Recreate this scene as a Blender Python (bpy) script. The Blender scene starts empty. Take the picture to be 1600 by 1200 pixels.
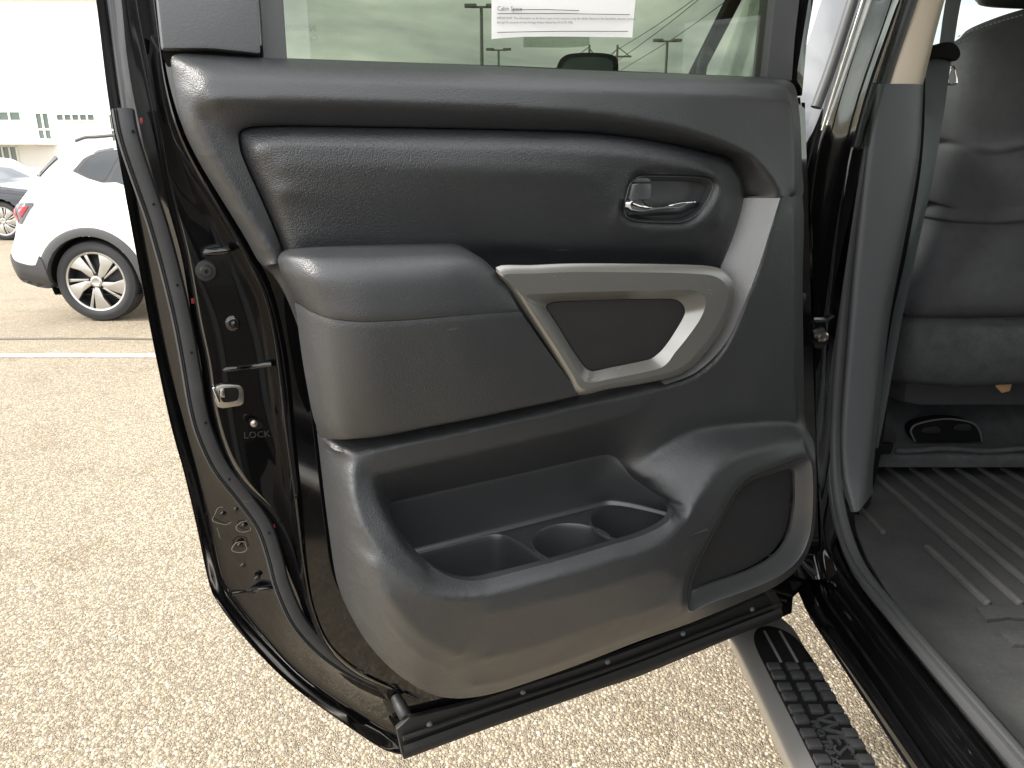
import bpy, bmesh, math, random
import numpy as np
from mathutils import Vector, Matrix
from mathutils.geometry import delaunay_2d_cdt
random.seed(7)
R = math.radians
scene = bpy.context.scene
C = scene.collection

# ------------------------------------------------------------------ camera, sky, sun, exposure
EYE = 1.40                      # lens height above the lot
PITCH = R(16.8)
FPX = 1164.0                    # focal length in photo pixels (photo is 1600 wide)
cam_d = bpy.data.cameras.new('camera')
cam_d.sensor_width = 36.0
cam_d.lens = 36.0 * FPX / 1600.0
cam_d.clip_start = 0.02
cam_d.clip_end = 2000.0
cam = bpy.data.objects.new('camera', cam_d)
C.objects.link(cam)
cam.location = (0, 0, EYE)
cam.rotation_euler = (R(90) - PITCH, 0, 0)
scene.camera = cam

SUN_EL, SUN_AZ = R(40), R(-106)      # azimuth from +Y, clockwise positive: the sun is behind the left shoulder
world = bpy.data.worlds.new('World')
scene.world = world
world.use_nodes = True
wn, wl = world.node_tree.nodes, world.node_tree.links
wn.clear()
out = wn.new('ShaderNodeOutputWorld')
bg = wn.new('ShaderNodeBackground'); bg.inputs['Strength'].default_value = 0.1
sky = wn.new('ShaderNodeTexSky'); sky.sky_type = 'NISHITA'; sky.sun_disc = False
sky.sun_elevation = SUN_EL; sky.sun_rotation = SUN_AZ
sky.air_density = 1.0; sky.dust_density = 3.0
tc = wn.new('ShaderNodeTexCoord')
mp = wn.new('ShaderNodeMapping'); mp.inputs['Scale'].default_value = (1.0, 1.0, 3.2)
nz = wn.new('ShaderNodeTexNoise'); nz.inputs['Scale'].default_value = 2.6; nz.inputs['Detail'].default_value = 7
nz.inputs['Roughness'].default_value = 0.55; nz.inputs['Distortion'].default_value = 0.4
cr = wn.new('ShaderNodeValToRGB')
cr.color_ramp.elements[0].position = 0.38; cr.color_ramp.elements[0].color = (4.6, 4.8, 5.1, 1)
cr.color_ramp.elements[1].position = 0.60; cr.color_ramp.elements[1].color = (12.0, 12.0, 11.8, 1)
mx = wn.new('ShaderNodeMix'); mx.data_type = 'RGBA'; mx.inputs[0].default_value = 0.9
wl.new(tc.outputs['Generated'], mp.inputs['Vector']); wl.new(mp.outputs[0], nz.inputs['Vector'])
wl.new(nz.outputs['Fac'], cr.inputs['Fac'])
wl.new(sky.outputs[0], mx.inputs[6]); wl.new(cr.outputs[0], mx.inputs[7])
wl.new(mx.outputs[2], bg.inputs['Color']); wl.new(bg.outputs[0], out.inputs['Surface'])

sun_d = bpy.data.lights.new('sun', 'SUN'); sun_d.energy = 2.0; sun_d.angle = R(14); sun_d.color = (1.0, 0.95, 0.87)
sun = bpy.data.objects.new('sun', sun_d); C.objects.link(sun)
_d = Vector((math.sin(SUN_AZ) * math.cos(SUN_EL), math.cos(SUN_AZ) * math.cos(SUN_EL), math.sin(SUN_EL)))
sun.rotation_euler = _d.to_track_quat('Z', 'Y').to_euler()

scene.view_settings.view_transform = 'Standard'
scene.view_settings.look = 'None'
scene.view_settings.gamma = 1.0
scene.view_settings.exposure = 1.65
scene.render.engine = 'CYCLES'
scene.cycles.max_bounces = 8
scene.cycles.transparent_max_bounces = 12
scene.cycles.use_denoising = True

# ------------------------------------------------------------------ helpers: rays of the photograph, placed at real depths
cP, sP = math.cos(PITCH), math.sin(PITCH)
def ray(px, py):
    r, d = px - 800.0, py - 600.0
    return np.array((r, FPX * cP - d * sP, -(FPX * sP + d * cP)))
def PY(px, py, Y):
    d = ray(px, py); return d * (Y / d[1]) + (0, 0, EYE)
def PX(px, py, X):
    d = ray(px, py); return d * (X / d[0]) + (0, 0, EYE)
def PZ(px, py, Z):
    d = ray(px, py); return d * ((Z - EYE) / d[2]) + (0, 0, EYE)
DA, DY0 = R(28), 0.88            # the open door: angle of its plane, and where it crosses the middle of the view
cA, sA = math.cos(DA), math.sin(DA)
def D(px, py, n=0.0):
    """photo pixel -> door coordinates (along door, outwards, up) on the sheet n metres inside the door plane"""
    d = ray(px, py)
    t = (n - DY0 * cA) / (d[0] * sA - d[1] * cA)
    X, Y, Z = d * t
    return np.array((X * cA + (Y - DY0) * sA, -n, EYE + Z))
def DD(pts, n=None):
    return np.array([D(p[0], p[1], p[2] if len(p) > 2 else n) for p in pts])

def spline(P, k=6, closed=False):
    """Catmull-Rom through P, k samples per segment"""
    P = np.asarray(P, float); n = len(P); outp = []
    segs = n if closed else n - 1
    ts = np.linspace(0, 1, k, endpoint=False)
    for i in range(segs):
        if closed:
            a, b, c, d = P[(i-1) % n], P[i], P[(i+1) % n], P[(i+2) % n]
        else:
            b, c = P[i], P[i+1]
            a = P[i-1] if i > 0 else 2*b - c
            d = P[i+2] if i + 2 < n else 2*c - b
        lb, la, lc = np.linalg.norm(c-b), np.linalg.norm(b-a), np.linalg.norm(d-c)
        m1 = (c - a) * 0.5; m2 = (d - b) * 0.5
        if lb > 0:                                   # keep tangents short next to short segments: no overshoot
            l1, l2 = np.linalg.norm(m1), np.linalg.norm(m2)
            if l1 > lb: m1 = m1 * lb / l1
            if l2 > lb: m2 = m2 * lb / l2
        for t in ts:
            t2, t3 = t*t, t*t*t
            outp.append((2*t3-3*t2+1)*b + (t3-2*t2+t)*m1 + (-2*t3+3*t2)*c + (t3-t2)*m2)
    if not closed: outp.append(P[-1])
    return np.array(outp)
def resample(P, n, closed=False):
    P = np.asarray(P, float)
    if closed: P = np.vstack([P, P[:1]])
    s = np.concatenate([[0], np.cumsum(np.linalg.norm(np.diff(P, axis=0), axis=1))])
    q = np.linspace(0, s[-1], n, endpoint=not closed)
    return np.stack([np.interp(q, s, P[:, j]) for j in range(P.shape[1])], 1)

# ------------------------------------------------------------------ mesh and object builders
def tag(o, label=None, cat=None, group=None, kind=None):
    if label: o['label'] = label
    if cat: o['category'] = cat
    if group: o['group'] = group
    if kind: o['kind'] = kind
    return o
LOC = {}
def world_of(o):
    m = o.matrix_basis.copy()
    return (world_of(o.parent) @ m) if o.parent else m
def obj(name, V, F, mat, parent=None, smooth=True, angle=38, local=False):
    """one mesh object; V in world coordinates, or in the parent's own coordinates when local"""
    me = bpy.data.meshes.new(name)
    me.from_pydata([tuple(map(float, v)) for v in V], [], [tuple(map(int, f)) for f in F])
    me.validate(); me.update()
    if smooth:
        me.shade_smooth(); me.set_sharp_from_angle(angle=R(angle))
    if mat: me.materials.append(mat)
    o = bpy.data.objects.new(name, me); C.objects.link(o)
    if parent:
        o.parent = parent
        if not local: o.matrix_parent_inverse = wm(parent).inverted()
    return o
WM = {}
def wm(o): return WM.get(o.name, Matrix.Identity(4))
def empty(name, loc, rz=0, parent=None):
    o = bpy.data.objects.new(name, None); C.objects.link(o)
    o.empty_display_size = 0.1
    M = Matrix.Translation(loc) @ Matrix.Rotation(rz, 4, 'Z')
    o.location = loc; o.rotation_euler = (0, 0, rz)
    WM[o.name] = M
    if parent:
        o.parent = parent; o.matrix_parent_inverse = wm(parent).inverted()
    return o
def fromdata(name, bm, mat, parent=None, smooth=True, angle=38, local=False):
    bm.verts.ensure_lookup_table(); bm.verts.index_update()
    V = [v.co[:] for v in bm.verts]; Fc = [[v.index for v in f.verts] for f in bm.faces]
    bm.free()
    return obj(name, V, Fc, mat, parent, smooth, angle, local)
def merge(*parts):
    V, F = [], []
    for v, f in parts:
        o = len(V); V.extend([tuple(p) for p in v]); F.extend([tuple(i + o for i in q) for q in f])
    return V, F
def loft(contours, k=1, closed=False, smooth_across=True):
    """contours: list of equally long point arrays; Catmull-Rom across them with k steps"""
    A = np.array(contours, float)
    if k > 1 and smooth_across:
        m, n, _ = A.shape
        B = np.stack([spline(A[:, j], k) for j in range(n)], 1)
    elif k > 1:
        B = np.stack([np.vstack([A[i] + (A[i+1]-A[i])*t for t in np.linspace(0, 1, k, endpoint=False)]).reshape(k, -1, 3) for i in range(len(A)-1)]).reshape(-1, A.shape[1], 3)
        B = np.concatenate([B, A[-1:]])
    else:
        B = A
    m, n, _ = B.shape
    F = []
    for i in range(m-1):
        for j in range(n if closed else n-1):
            j2 = (j+1) % n
            F.append((i*n+j, i*n+j2, (i+1)*n+j2, (i+1)*n+j))
    return B.reshape(-1, 3), F
def sweep(path, section, up=(0, 0, 1), closed_path=False, caps=True, scale=None):
    """section: closed list of (side, up) offsets"""
    P = np.asarray(path, float); n = len(P); m = len(section)
    V, F = [], []
    for i in range(n):
        if closed_path: t = P[(i+1) % n] - P[(i-1) % n]
        else: t = P[min(i+1, n-1)] - P[max(i-1, 0)]
        t = t / (np.linalg.norm(t) + 1e-12)
        u = up[i] if isinstance(up, np.ndarray) and up.ndim == 2 else np.array(up, float)
        s = np.cross(t, u); s /= (np.linalg.norm(s) + 1e-12)
        w = np.cross(s, t)
        k = 1.0 if scale is None else scale[i]
        for a, b in section: V.append(P[i] + s*a*k + w*b*k)
    for i in range(n if closed_path else n-1):
        i2 = (i+1) % n
        for j in range(m):
            j2 = (j+1) % m
            F.append((i*m+j, i*m+j2, i2*m+j2, i2*m+j))
    if caps and not closed_path:
        F.append(tuple(range(m))[::-1]); F.append(tuple((n-1)*m + j for j in range(m)))
    return V, F
def circ(r, n=10, ry=None):
    ry = r if ry is None else ry
    return [(r*math.cos(2*math.pi*i/n), ry*math.sin(2*math.pi*i/n)) for i in range(n)]
def tube(path, r, n=10, up=(0, 0, 1), **kw): return sweep(path, circ(r, n), up, **kw)
def prism(front, off, bev=0.0, seg=2):
    """solid from a flat outline and an offset vector, edges bevelled"""
    bm = bmesh.new()
    a = [bm.verts.new(tuple(map(float, p))) for p in front]
    b = [bm.verts.new(tuple(map(float, np.asarray(p) + np.asarray(off)))) for p in front]
    n = len(a)
    bm.faces.new(a); bm.faces.new(b[::-1])
    for i in range(n): bm.faces.new((a[i], b[i], b[(i+1) % n], a[(i+1) % n]))
    bmesh.ops.recalc_face_normals(bm, faces=bm.faces)
    if bev > 0:
        bmesh.ops.bevel(bm, geom=list(bm.edges), offset=bev, segments=seg, affect='EDGES', profile=0.6, clamp_overlap=True)
    bm.verts.index_update()
    V = [v.co[:] for v in bm.verts]; F = [[v.index for v in f.verts] for f in bm.faces]
    bm.free()
    return V, F
def box(c, s, bev=0.0, rot=None):
    x, y, z = [k/2 for k in s]
    f = [(-x, -y, -z), (x, -y, -z), (x, y, -z), (-x, y, -z)]
    V, F = prism(f, (0, 0, 2*z), bev)
    M = Matrix.Translation(c) @ (rot.to_4x4() if rot else Matrix.Identity(4))
    return [tuple(M @ Vector(v)) for v in V], F
def frame_of(axis):
    a = np.asarray(axis, float); a /= np.linalg.norm(a)
    u = np.cross(a, (0, 0, 1)) if abs(a[2]) < .9 else np.cross(a, (1, 0, 0))
    u /= np.linalg.norm(u); return u, np.cross(a, u), a
def lathe(center, axis, prof, n=24):
    """prof: (radius, height along axis) list"""
    u, w, a = frame_of(axis); V, F = [], []
    for r, h in prof:
        for i in range(n):
            t = 2*math.pi*i/n
            V.append(np.asarray(center) + u*r*math.cos(t) + w*r*math.sin(t) + a*h)
    m = len(prof)
    for k in range(m-1):
        for i in range(n):
            F.append((k*n+i, k*n+(i+1) % n, (k+1)*n+(i+1) % n, (k+1)*n+i))
    if prof[0][0] > 1e-6: F.append(tuple(range(n))[::-1])
    if prof[-1][0] > 1e-6: F.append(tuple((m-1)*n+i for i in range(n)))
    return V, F
def inside(P, poly):
    P = np.asarray(P); x, y = P[:, 0], P[:, 1]; r = np.zeros(len(P), bool)
    n = len(poly); j = n-1
    for i in range(n):
        xi, yi = poly[i][0], poly[i][1]; xj, yj = poly[j][0], poly[j][1]
        if yi != yj:
            r ^= ((yi > y) != (yj > y)) & (x < (xj-xi)*(y-yi)/(yj-yi)+xi)
        j = i
    return r
def seg_dist(P, poly, closed=True):
    P = np.asarray(P)[:, :2]; best = np.full(len(P), 1e9); n = len(poly)
    for i in range(n if closed else n-1):
        a = np.asarray(poly[i][:2]); b = np.asarray(poly[(i+1) % n][:2]); ab = b-a
        t = np.clip(((P-a) @ ab)/(ab @ ab + 1e-15), 0, 1)
        best = np.minimum(best, np.linalg.norm(P-(a+t[:, None]*ab), axis=1))
    return best
def cdt(outer, holes=(), step=0.004, extra=()):
    """triangulated sheet inside an outline, minus holes; returns 2D points, triangles, boundary loops"""
    loops = [np.asarray(outer)[:, :2]] + [np.asarray(h)[:, :2] for h in holes]
    pts, edges, off = [], [], 0
    for L in loops:
        n = len(L); pts.append(L); edges += [(off+i, off+(i+1) % n) for i in range(n)]; off += n
    for L in extra:
        L = np.asarray(L)[:, :2]; n = len(L); pts.append(L); off += n
    lo, hi = loops[0].min(0), loops[0].max(0)
    gx = np.arange(lo[0], hi[0], step); gy = np.arange(lo[1], hi[1], step*0.866)
    X, Y = np.meshgrid(gx, gy); X[1::2] += step/2
    G = np.stack([X.ravel(), Y.ravel()], 1)
    ok = inside(G, loops[0])
    for h in loops[1:]: ok &= ~inside(G, h)
    G = G[ok]
    dmin = np.full(len(G), 1e9)
    for L in loops: dmin = np.minimum(dmin, seg_dist(G, L))
    G = G[dmin > step*0.45]
    P = np.vstack(pts + [G])
    vo, eo, fo, ov, oe, of = delaunay_2d_cdt([Vector(p) for p in P], edges, [], 0, 1e-7)
    vo = np.array([v[:] for v in vo]); fo = np.array([f for f in fo if len(f) == 3])
    cen = vo[fo].mean(1)
    ok = inside(cen, loops[0])
    for h in loops[1:]: ok &= ~inside(cen, h)
    fo = fo[ok]
    # boundary edges
    cnt = {}
    for t in fo:
        for a, b in ((t[0], t[1]), (t[1], t[2]), (t[2], t[0])):
            k = (min(a, b), max(a, b))
            cnt[k] = cnt.get(k, 0) + 1
    bd = [k for k, c in cnt.items() if c == 1]
    return vo, fo, bd
def solve_field(cons, lo, hi, h=0.002, blur=2):
    """membrane stretched over depth contours, then its creases rounded off"""
    cons = np.asarray(cons)
    prev = None
    for lev in (16, 8, 4, 2, 1):
        s = h*lev
        nx, ny = int((hi[0]-lo[0])/s)+2, int((hi[1]-lo[1])/s)+2
        acc = np.zeros((ny, nx)); cnt = np.zeros((ny, nx))
        ix = np.clip(np.round((cons[:, 0]-lo[0])/s).astype(int), 0, nx-1)
        iy = np.clip(np.round((cons[:, 1]-lo[1])/s).astype(int), 0, ny-1)
        np.add.at(acc, (iy, ix), cons[:, 2]); np.add.at(cnt, (iy, ix), 1)
        fix = cnt > 0
        val = np.where(fix, acc/np.maximum(cnt, 1), 0)
        if prev is None:
            Z = np.full((ny, nx), cons[:, 2].mean())
        else:
            py, pxn = prev.shape
            yy = np.clip(np.arange(ny)*0.5, 0, py-1.001); xx = np.clip(np.arange(nx)*0.5, 0, pxn-1.001)
            y0, x0 = yy.astype(int), xx.astype(int); fy, fx = (yy-y0)[:, None], (xx-x0)[None]
            Z = (prev[y0][:, x0]*(1-fy)*(1-fx)+prev[y0+1][:, x0]*fy*(1-fx)+prev[y0][:, x0+1]*(1-fy)*fx+prev[y0+1][:, x0+1]*fy*fx)
        Z[fix] = val[fix]
        for _ in range(260 if lev > 1 else 140):
            E = np.pad(Z, 1, mode='edge')
            Z = 0.25*(E[:-2, 1:-1]+E[2:, 1:-1]+E[1:-1, :-2]+E[1:-1, 2:])
            Z[fix] = val[fix]
        prev = Z
    for _ in range(blur):
        E = np.pad(Z, 1, mode='edge')
        Z = 0.25*E[1:-1, 1:-1]+0.125*(E[:-2, 1:-1]+E[2:, 1:-1]+E[1:-1, :-2]+E[1:-1, 2:])+0.0625*(E[:-2, :-2]+E[2:, 2:]+E[:-2, 2:]+E[2:, :-2])
    def at(P):
        P = np.asarray(P)
        x = np.clip((P[:, 0]-lo[0])/h, 0, Z.shape[1]-1.001); y = np.clip((P[:, 1]-lo[1])/h, 0, Z.shape[0]-1.001)
        x0, y0 = x.astype(int), y.astype(int); fx, fy = x-x0, y-y0
        return Z[y0, x0]*(1-fx)*(1-fy)+Z[y0, x0+1]*fx*(1-fy)+Z[y0+1, x0]*(1-fx)*fy+Z[y0+1, x0+1]*fx*fy
    return at
def moulded(name, outer, contours, mat, parent, holes=(), step=0.004, blur=2, skirt=0.008, smooth_outer=4, angle=60):
    """a moulded sheet in door coordinates; outer/holes/contours are (px, py, n) lists read off the photograph.
    A membrane is stretched over the contours, each of which is kept as an edge of the mesh"""
    def sp(c, closed):
        P = DD(c); return spline(P, smooth_outer, closed)
    def ln(L): return np.linalg.norm(np.diff(L, axis=0), axis=1).sum()
    loops = [resample(q, int(ln(q)/step)+8, True) for q in [sp(outer, True)] + [sp(h, True) for h in holes]]
    lines = [resample(q, int(ln(q)/step)+3) for q in [sp(c, False) for c in contours]]
    cons = []
    for L, closed in [(l, True) for l in loops] + [(l, False) for l in lines]:
        L = np.vstack([L, L[:1]]) if closed else L
        q = resample(L, max(int(ln(L)/0.002), 4)); cons.append(np.stack([q[:, 0], q[:, 2], -q[:, 1]], 1))
    cons = np.vstack(cons)
    lo = cons[:, :2].min(0)-0.01; hi = cons[:, :2].max(0)+0.01
    at = solve_field(cons, lo, hi, h=0.004, blur=0)
    pts, edges, fixed, off = [], [], [], 0
    for L in loops:
        n = len(L); pts.append(L[:, [0, 2]]); fixed.append(-L[:, 1]); edges += [(off+i, off+(i+1) % n) for i in range(n)]; off += n
    for L in lines:
        n = len(L); pts.append(L[:, [0, 2]]); fixed.append(-L[:, 1]); edges += [(off+i, off+i+1) for i in range(n-1)]; off += n
    fixed = np.concatenate(fixed)
    gx = np.arange(lo[0], hi[0], step); gy = np.arange(lo[1], hi[1], step*0.866)
    X, Y = np.meshgrid(gx, gy); X[1::2] += step/2
    G = np.stack([X.ravel(), Y.ravel()], 1)
    L2 = [l[:, [0, 2]] for l in loops]
    ok = inside(G, L2[0])
    for h in L2[1:]: ok &= ~inside(G, h)
    G = G[ok]
    # drop grid points that crowd a contour point
    key = np.floor(np.vstack(pts)/(step*0.5)).astype(np.int64); occ = set()
    for kx, ky in key:
        for dx in (-1, 0, 1):
            for dy in (-1, 0, 1): occ.add((kx+dx, ky+dy))
    G = np.array([g for g in G if (int(math.floor(g[0]/(step*.5))), int(math.floor(g[1]/(step*.5)))) not in occ])
    P0 = np.vstack(pts + [G])
    vo, eo, fo, ov, oe, of = delaunay_2d_cdt([Vector(p) for p in P0], edges, [], 0, 1e-6)
    P = np.array([v[:] for v in vo]); T = np.array([f for f in fo if len(f) == 3])
    cen = P[T].mean(1); ok = inside(cen, L2[0])
    for h in L2[1:]: ok &= ~inside(cen, h)
    T = T[ok]
    nL = sum(len(l) for l in loops)
    n = at(P); fix = np.zeros(len(P), bool); edge_fix = np.zeros(len(P), bool)
    for i, o in enumerate(ov):
        v = [fixed[k] for k in o if k < off]
        if v: n[i] = sum(v)/len(v); fix[i] = True
        if any(k < nL for k in o): edge_fix[i] = True
    Es, Ws = [], []
    for i in range(3):                                   # cotangent weights: flat slopes stay flat on uneven triangles
        p, q, r = P[T[:, i]], P[T[:, (i+1) % 3]], P[T[:, (i+2) % 3]]
        u_, v_ = q-p, r-p
        cot = (u_*v_).sum(1)/(np.abs(u_[:, 0]*v_[:, 1]-u_[:, 1]*v_[:, 0])+1e-12)
        Es.append(T[:, [(i+1) % 3, (i+2) % 3]]); Ws.append(np.clip(cot, .02, 8)*.5)
    E = np.vstack(Es); w = np.concatenate(Ws)
    deg = np.bincount(E[:, 0], w, len(P)) + np.bincount(E[:, 1], w, len(P)) + 1e-12
    def avg(z): return (np.bincount(E[:, 0], w*z[E[:, 1]], len(P)) + np.bincount(E[:, 1], w*z[E[:, 0]], len(P)))/deg
    free = ~fix
    for _ in range(220):
        m = avg(n); n[free] += 1.0*(m-n)[free]
    for _ in range(blur):
        m = avg(n); k = ~edge_fix; n[k] += 0.6*(m-n)[k]
    cnt = {}
    for t in T:
        for a, b in ((t[0], t[1]), (t[1], t[2]), (t[2], t[0])):
            kk = (min(a, b), max(a, b)); cnt[kk] = cnt.get(kk, 0) + 1
    bd = [kk for kk, c in cnt.items() if c == 1]
    V = [(p[0], -d, p[1]) for p, d in zip(P, n)]; F = [tuple(t) for t in T]
    idx = {}
    for a, b in bd:
        for i in (a, b):
            if i not in idx:
                idx[i] = len(V); V.append((P[i][0], -(n[i]-skirt), P[i][1]))
        F.append((a, b, idx[b], idx[a]))
    return obj(name, V, F, mat, parent, angle=angle, local=True)
def text_mesh(s, size, extr=0.0):
    cu = bpy.data.curves.new('lettering', 'FONT'); cu.body = s; cu.size = size; cu.extrude = extr
    cu.resolution_u = 2
    t = bpy.data.objects.new('lettering', cu); C.objects.link(t)
    dg = bpy.context.evaluated_depsgraph_get()
    me = bpy.data.meshes.new_from_object(t.evaluated_get(dg))
    V = [v.co[:] for v in me.vertices]; F = [tuple(p.vertices) for p in me.polygons]
    C.objects.unlink(t); bpy.data.objects.remove(t); bpy.data.curves.remove(cu); bpy.data.meshes.remove(me)
    return V, F
def place(VF, origin, ex, ey, ez=None):
    """map flat x,y(,z) coordinates onto a plane in space"""
    V, F = VF; o, ex, ey = map(np.asarray, (origin, ex, ey))
    ez = np.cross(ex, ey) if ez is None else np.asarray(ez)
    return [o + ex*v[0] + ey*v[1] + ez*v[2] for v in V], F

# ------------------------------------------------------------------ materials
def mat(name, base, rough=0.5, metal=0.0, spec=0.5, coat=0.0, build=None):
    m = bpy.data.materials.new(name); m.use_nodes = True
    nt = m.node_tree; b = nt.nodes['Principled BSDF']
    b.inputs['Base Color'].default_value = (*base, 1); b.inputs['Roughness'].default_value = rough
    b.inputs['Metallic'].default_value = metal; b.inputs['Specular IOR Level'].default_value = spec
    b.inputs['Coat Weight'].default_value = coat; b.inputs['Coat Roughness'].default_value = 0.03
    if build: build(nt, b)
    return m
def N(nt, t, **kw):
    n = nt.nodes.new(t)
    for k, v in kw.items():
        if k in n.inputs: n.inputs[k].default_value = v
        else: setattr(n, k, v)
    return n
def coords(nt, scale=(1, 1, 1)):
    t = N(nt, 'ShaderNodeTexCoord'); mpn = N(nt, 'ShaderNodeMapping'); mpn.inputs['Scale'].default_value = scale
    nt.links.new(t.outputs['Object'], mpn.inputs['Vector']); return mpn.outputs[0]
def ramp(nt, fac, stops):
    r = N(nt, 'ShaderNodeValToRGB'); e = r.color_ramp.elements
    while len(e) < len(stops): e.new(0.5)
    for i, (p, c) in enumerate(stops): e[i].position = p; e[i].color = (*c, 1)
    nt.links.new(fac, r.inputs['Fac']); return r.outputs[0]
def mixc(nt, f, a, b, mode='MIX'):
    m = N(nt, 'ShaderNodeMix', data_type='RGBA', blend_type=mode)
    for i, s in ((0, f), (6, a), (7, b)):
        if hasattr(s, 'links') or hasattr(s, 'is_linked'): nt.links.new(s, m.inputs[i])
        else: m.inputs[i].default_value = s if i == 0 else (*s, 1)
    return m.outputs[2]
def grain(scale, dist, strength, base, r0, r1, dirt=0.15, dirtcol=(0.10, 0.095, 0.085), spec=0.5):
    """pebbled plastic or leather with faint rubbed dust"""
    def f(nt, b):
        b.inputs['Specular IOR Level'].default_value = spec
        co = coords(nt)
        v = N(nt, 'ShaderNodeTexVoronoi', Scale=scale); v.feature = 'F1'; v.inputs['Randomness'].default_value = 1.0
        n0 = N(nt, 'ShaderNodeTexNoise', Scale=scale*0.35, Detail=2.0)
        nt.links.new(co, n0.inputs['Vector'])
        w = N(nt, 'ShaderNodeMix', data_type='RGBA'); w.inputs[0].default_value = 0.0015
        nt.links.new(co, w.inputs[6]); nt.links.new(n0.outputs['Color'], w.inputs[7]); nt.links.new(w.outputs[2], v.inputs['Vector'])
        bp = N(nt, 'ShaderNodeBump', Strength=strength, Distance=dist); bp.invert = True
        nt.links.new(v.outputs['Distance'], bp.inputs['Height']); nt.links.new(bp.outputs[0], b.inputs['Normal'])
        n1 = N(nt, 'ShaderNodeTexNoise', Scale=9.0, Detail=6.0, Roughness=0.65); nt.links.new(co, n1.inputs['Vector'])
        nt.links.new(ramp(nt, n1.outputs['Fac'], [(0.35, (r0,)*3), (0.7, (r1,)*3)]), b.inputs['Roughness'])
        n2 = N(nt, 'ShaderNodeTexNoise', Scale=34.0, Detail=8.0, Roughness=0.75); nt.links.new(co, n2.inputs['Vector'])
        fac = ramp(nt, n2.outputs['Fac'], [(0.5, (0,)*3), (0.8, (dirt,)*3)])
        cc = mixc(nt, fac, base, dirtcol)
        mp2 = N(nt, 'ShaderNodeMapping'); mp2.inputs['Rotation'].default_value = (0, R(-24), 0); mp2.inputs['Scale'].default_value = (9, 9, 150)
        nt.links.new(co, mp2.inputs['Vector'])
        n3 = N(nt, 'ShaderNodeTexNoise', Scale=2.2, Detail=3.0); nt.links.new(mp2.outputs[0], n3.inputs['Vector'])
        n4 = N(nt, 'ShaderNodeTexNoise', Scale=13.0, Detail=2.0); nt.links.new(co, n4.inputs['Vector'])
        sc = mixc(nt, 1.0, ramp(nt, n3.outputs['Fac'], [(.69, (0,)*3), (.73, (.75,)*3)]), ramp(nt, n4.outputs['Fac'], [(.58, (0,)*3), (.66, (1,)*3)]), 'MULTIPLY')
        nt.links.new(mixc(nt, sc, cc, (.13, .128, .12)), b.inputs['Base Color'])
    return f
def speckled(base, dark, scale, bump, rough=0.9, bd=0.002):
    def f(nt, b):
        co = coords(nt)
        n = N(nt, 'ShaderNodeTexNoise', Scale=scale, Detail=5.0, Roughness=0.7); nt.links.new(co, n.inputs['Vector'])
        n2 = N(nt, 'ShaderNodeTexNoise', Scale=scale/14, Detail=5.0, Roughness=0.6); nt.links.new(co, n2.inputs['Vector'])
        m = mixc(nt, 0.5, n.outputs['Color'], n2.outputs['Color'])
        g = N(nt, 'ShaderNodeRGBToBW'); nt.links.new(m, g.inputs[0])
        nt.links.new(ramp(nt, g.outputs[0], [(0.36, dark), (0.64, base)]), b.inputs['Base Color'])
        bp = N(nt, 'ShaderNodeBump', Strength=bump, Distance=bd); nt.links.new(n.outputs['Fac'], bp.inputs['Height'])
        nt.links.new(bp.outputs[0], b.inputs['Normal']); b.inputs['Roughness'].default_value = rough
    return f
def paintdust(base, amt=0.25):
    def f(nt, b):
        co = coords(nt)
        n = N(nt, 'ShaderNodeTexNoise', Scale=7.0, Detail=9.0, Roughness=0.72); nt.links.new(co, n.inputs['Vector'])
        fac = ramp(nt, n.outputs['Fac'], [(0.48, (0,)*3), (0.8, (amt,)*3)])
        nt.links.new(mixc(nt, fac, base, (0.12, 0.10, 0.075)), b.inputs['Base Color'])
        nt.links.new(ramp(nt, n.outputs['Fac'], [(0.45, (0.06,)*3), (0.8, (0.06+amt*0.6,)*3)]), b.inputs['Roughness'])
    return f
M = {}
M['trim'] = mat('grained_plastic', (.02,)*3, .45, build=grain(820, .0006, .55, (.030, .0315, .0338), .34, .45, .14, spec=.75))
M['trim_up'] = mat('soft_grained_vinyl', (.02,)*3, .45, build=grain(900, .0006, .5, (.026, .0272, .0295), .34, .43, .08, spec=.75))
M['leather'] = mat('black_leatherette', (.02,)*3, .4, build=grain(740, .0008, .65, (.017, .0180, .0202), .33, .41, .05, spec=.8))
M['smoothplastic'] = mat('smooth_black_plastic', (.016, .0165, .0175), .42, build=grain(900, .0003, .25, (.040, .0415, .044), .34, .46, .12, spec=.9))
M['paint'] = mat('black_car_paint', (.003, .003, .0035), .06, coat=.6, build=paintdust((.003, .003, .0035), .03))
M['paintclean'] = mat('clean_black_paint', (.003, .003, .0035), .05, coat=.6)
M['rubber'] = mat('seal_rubber', (.03, .031, .033), .62, build=grain(700, .0003, .3, (.06, .062, .065), .45, .6, .25))
M['striprubber'] = mat('door_strip_rubber', (.03,)*3, .55, build=grain(700, .0003, .3, (.028, .029, .031), .42, .58, .2))
M['darkrubber'] = mat('dark_rubber', (.012,)*3, .55)
M['black'] = mat('matt_black', (.006,)*3, .7, spec=.15)
M['red'] = mat('red_clip', (.16, .006, .008), .4)
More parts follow.
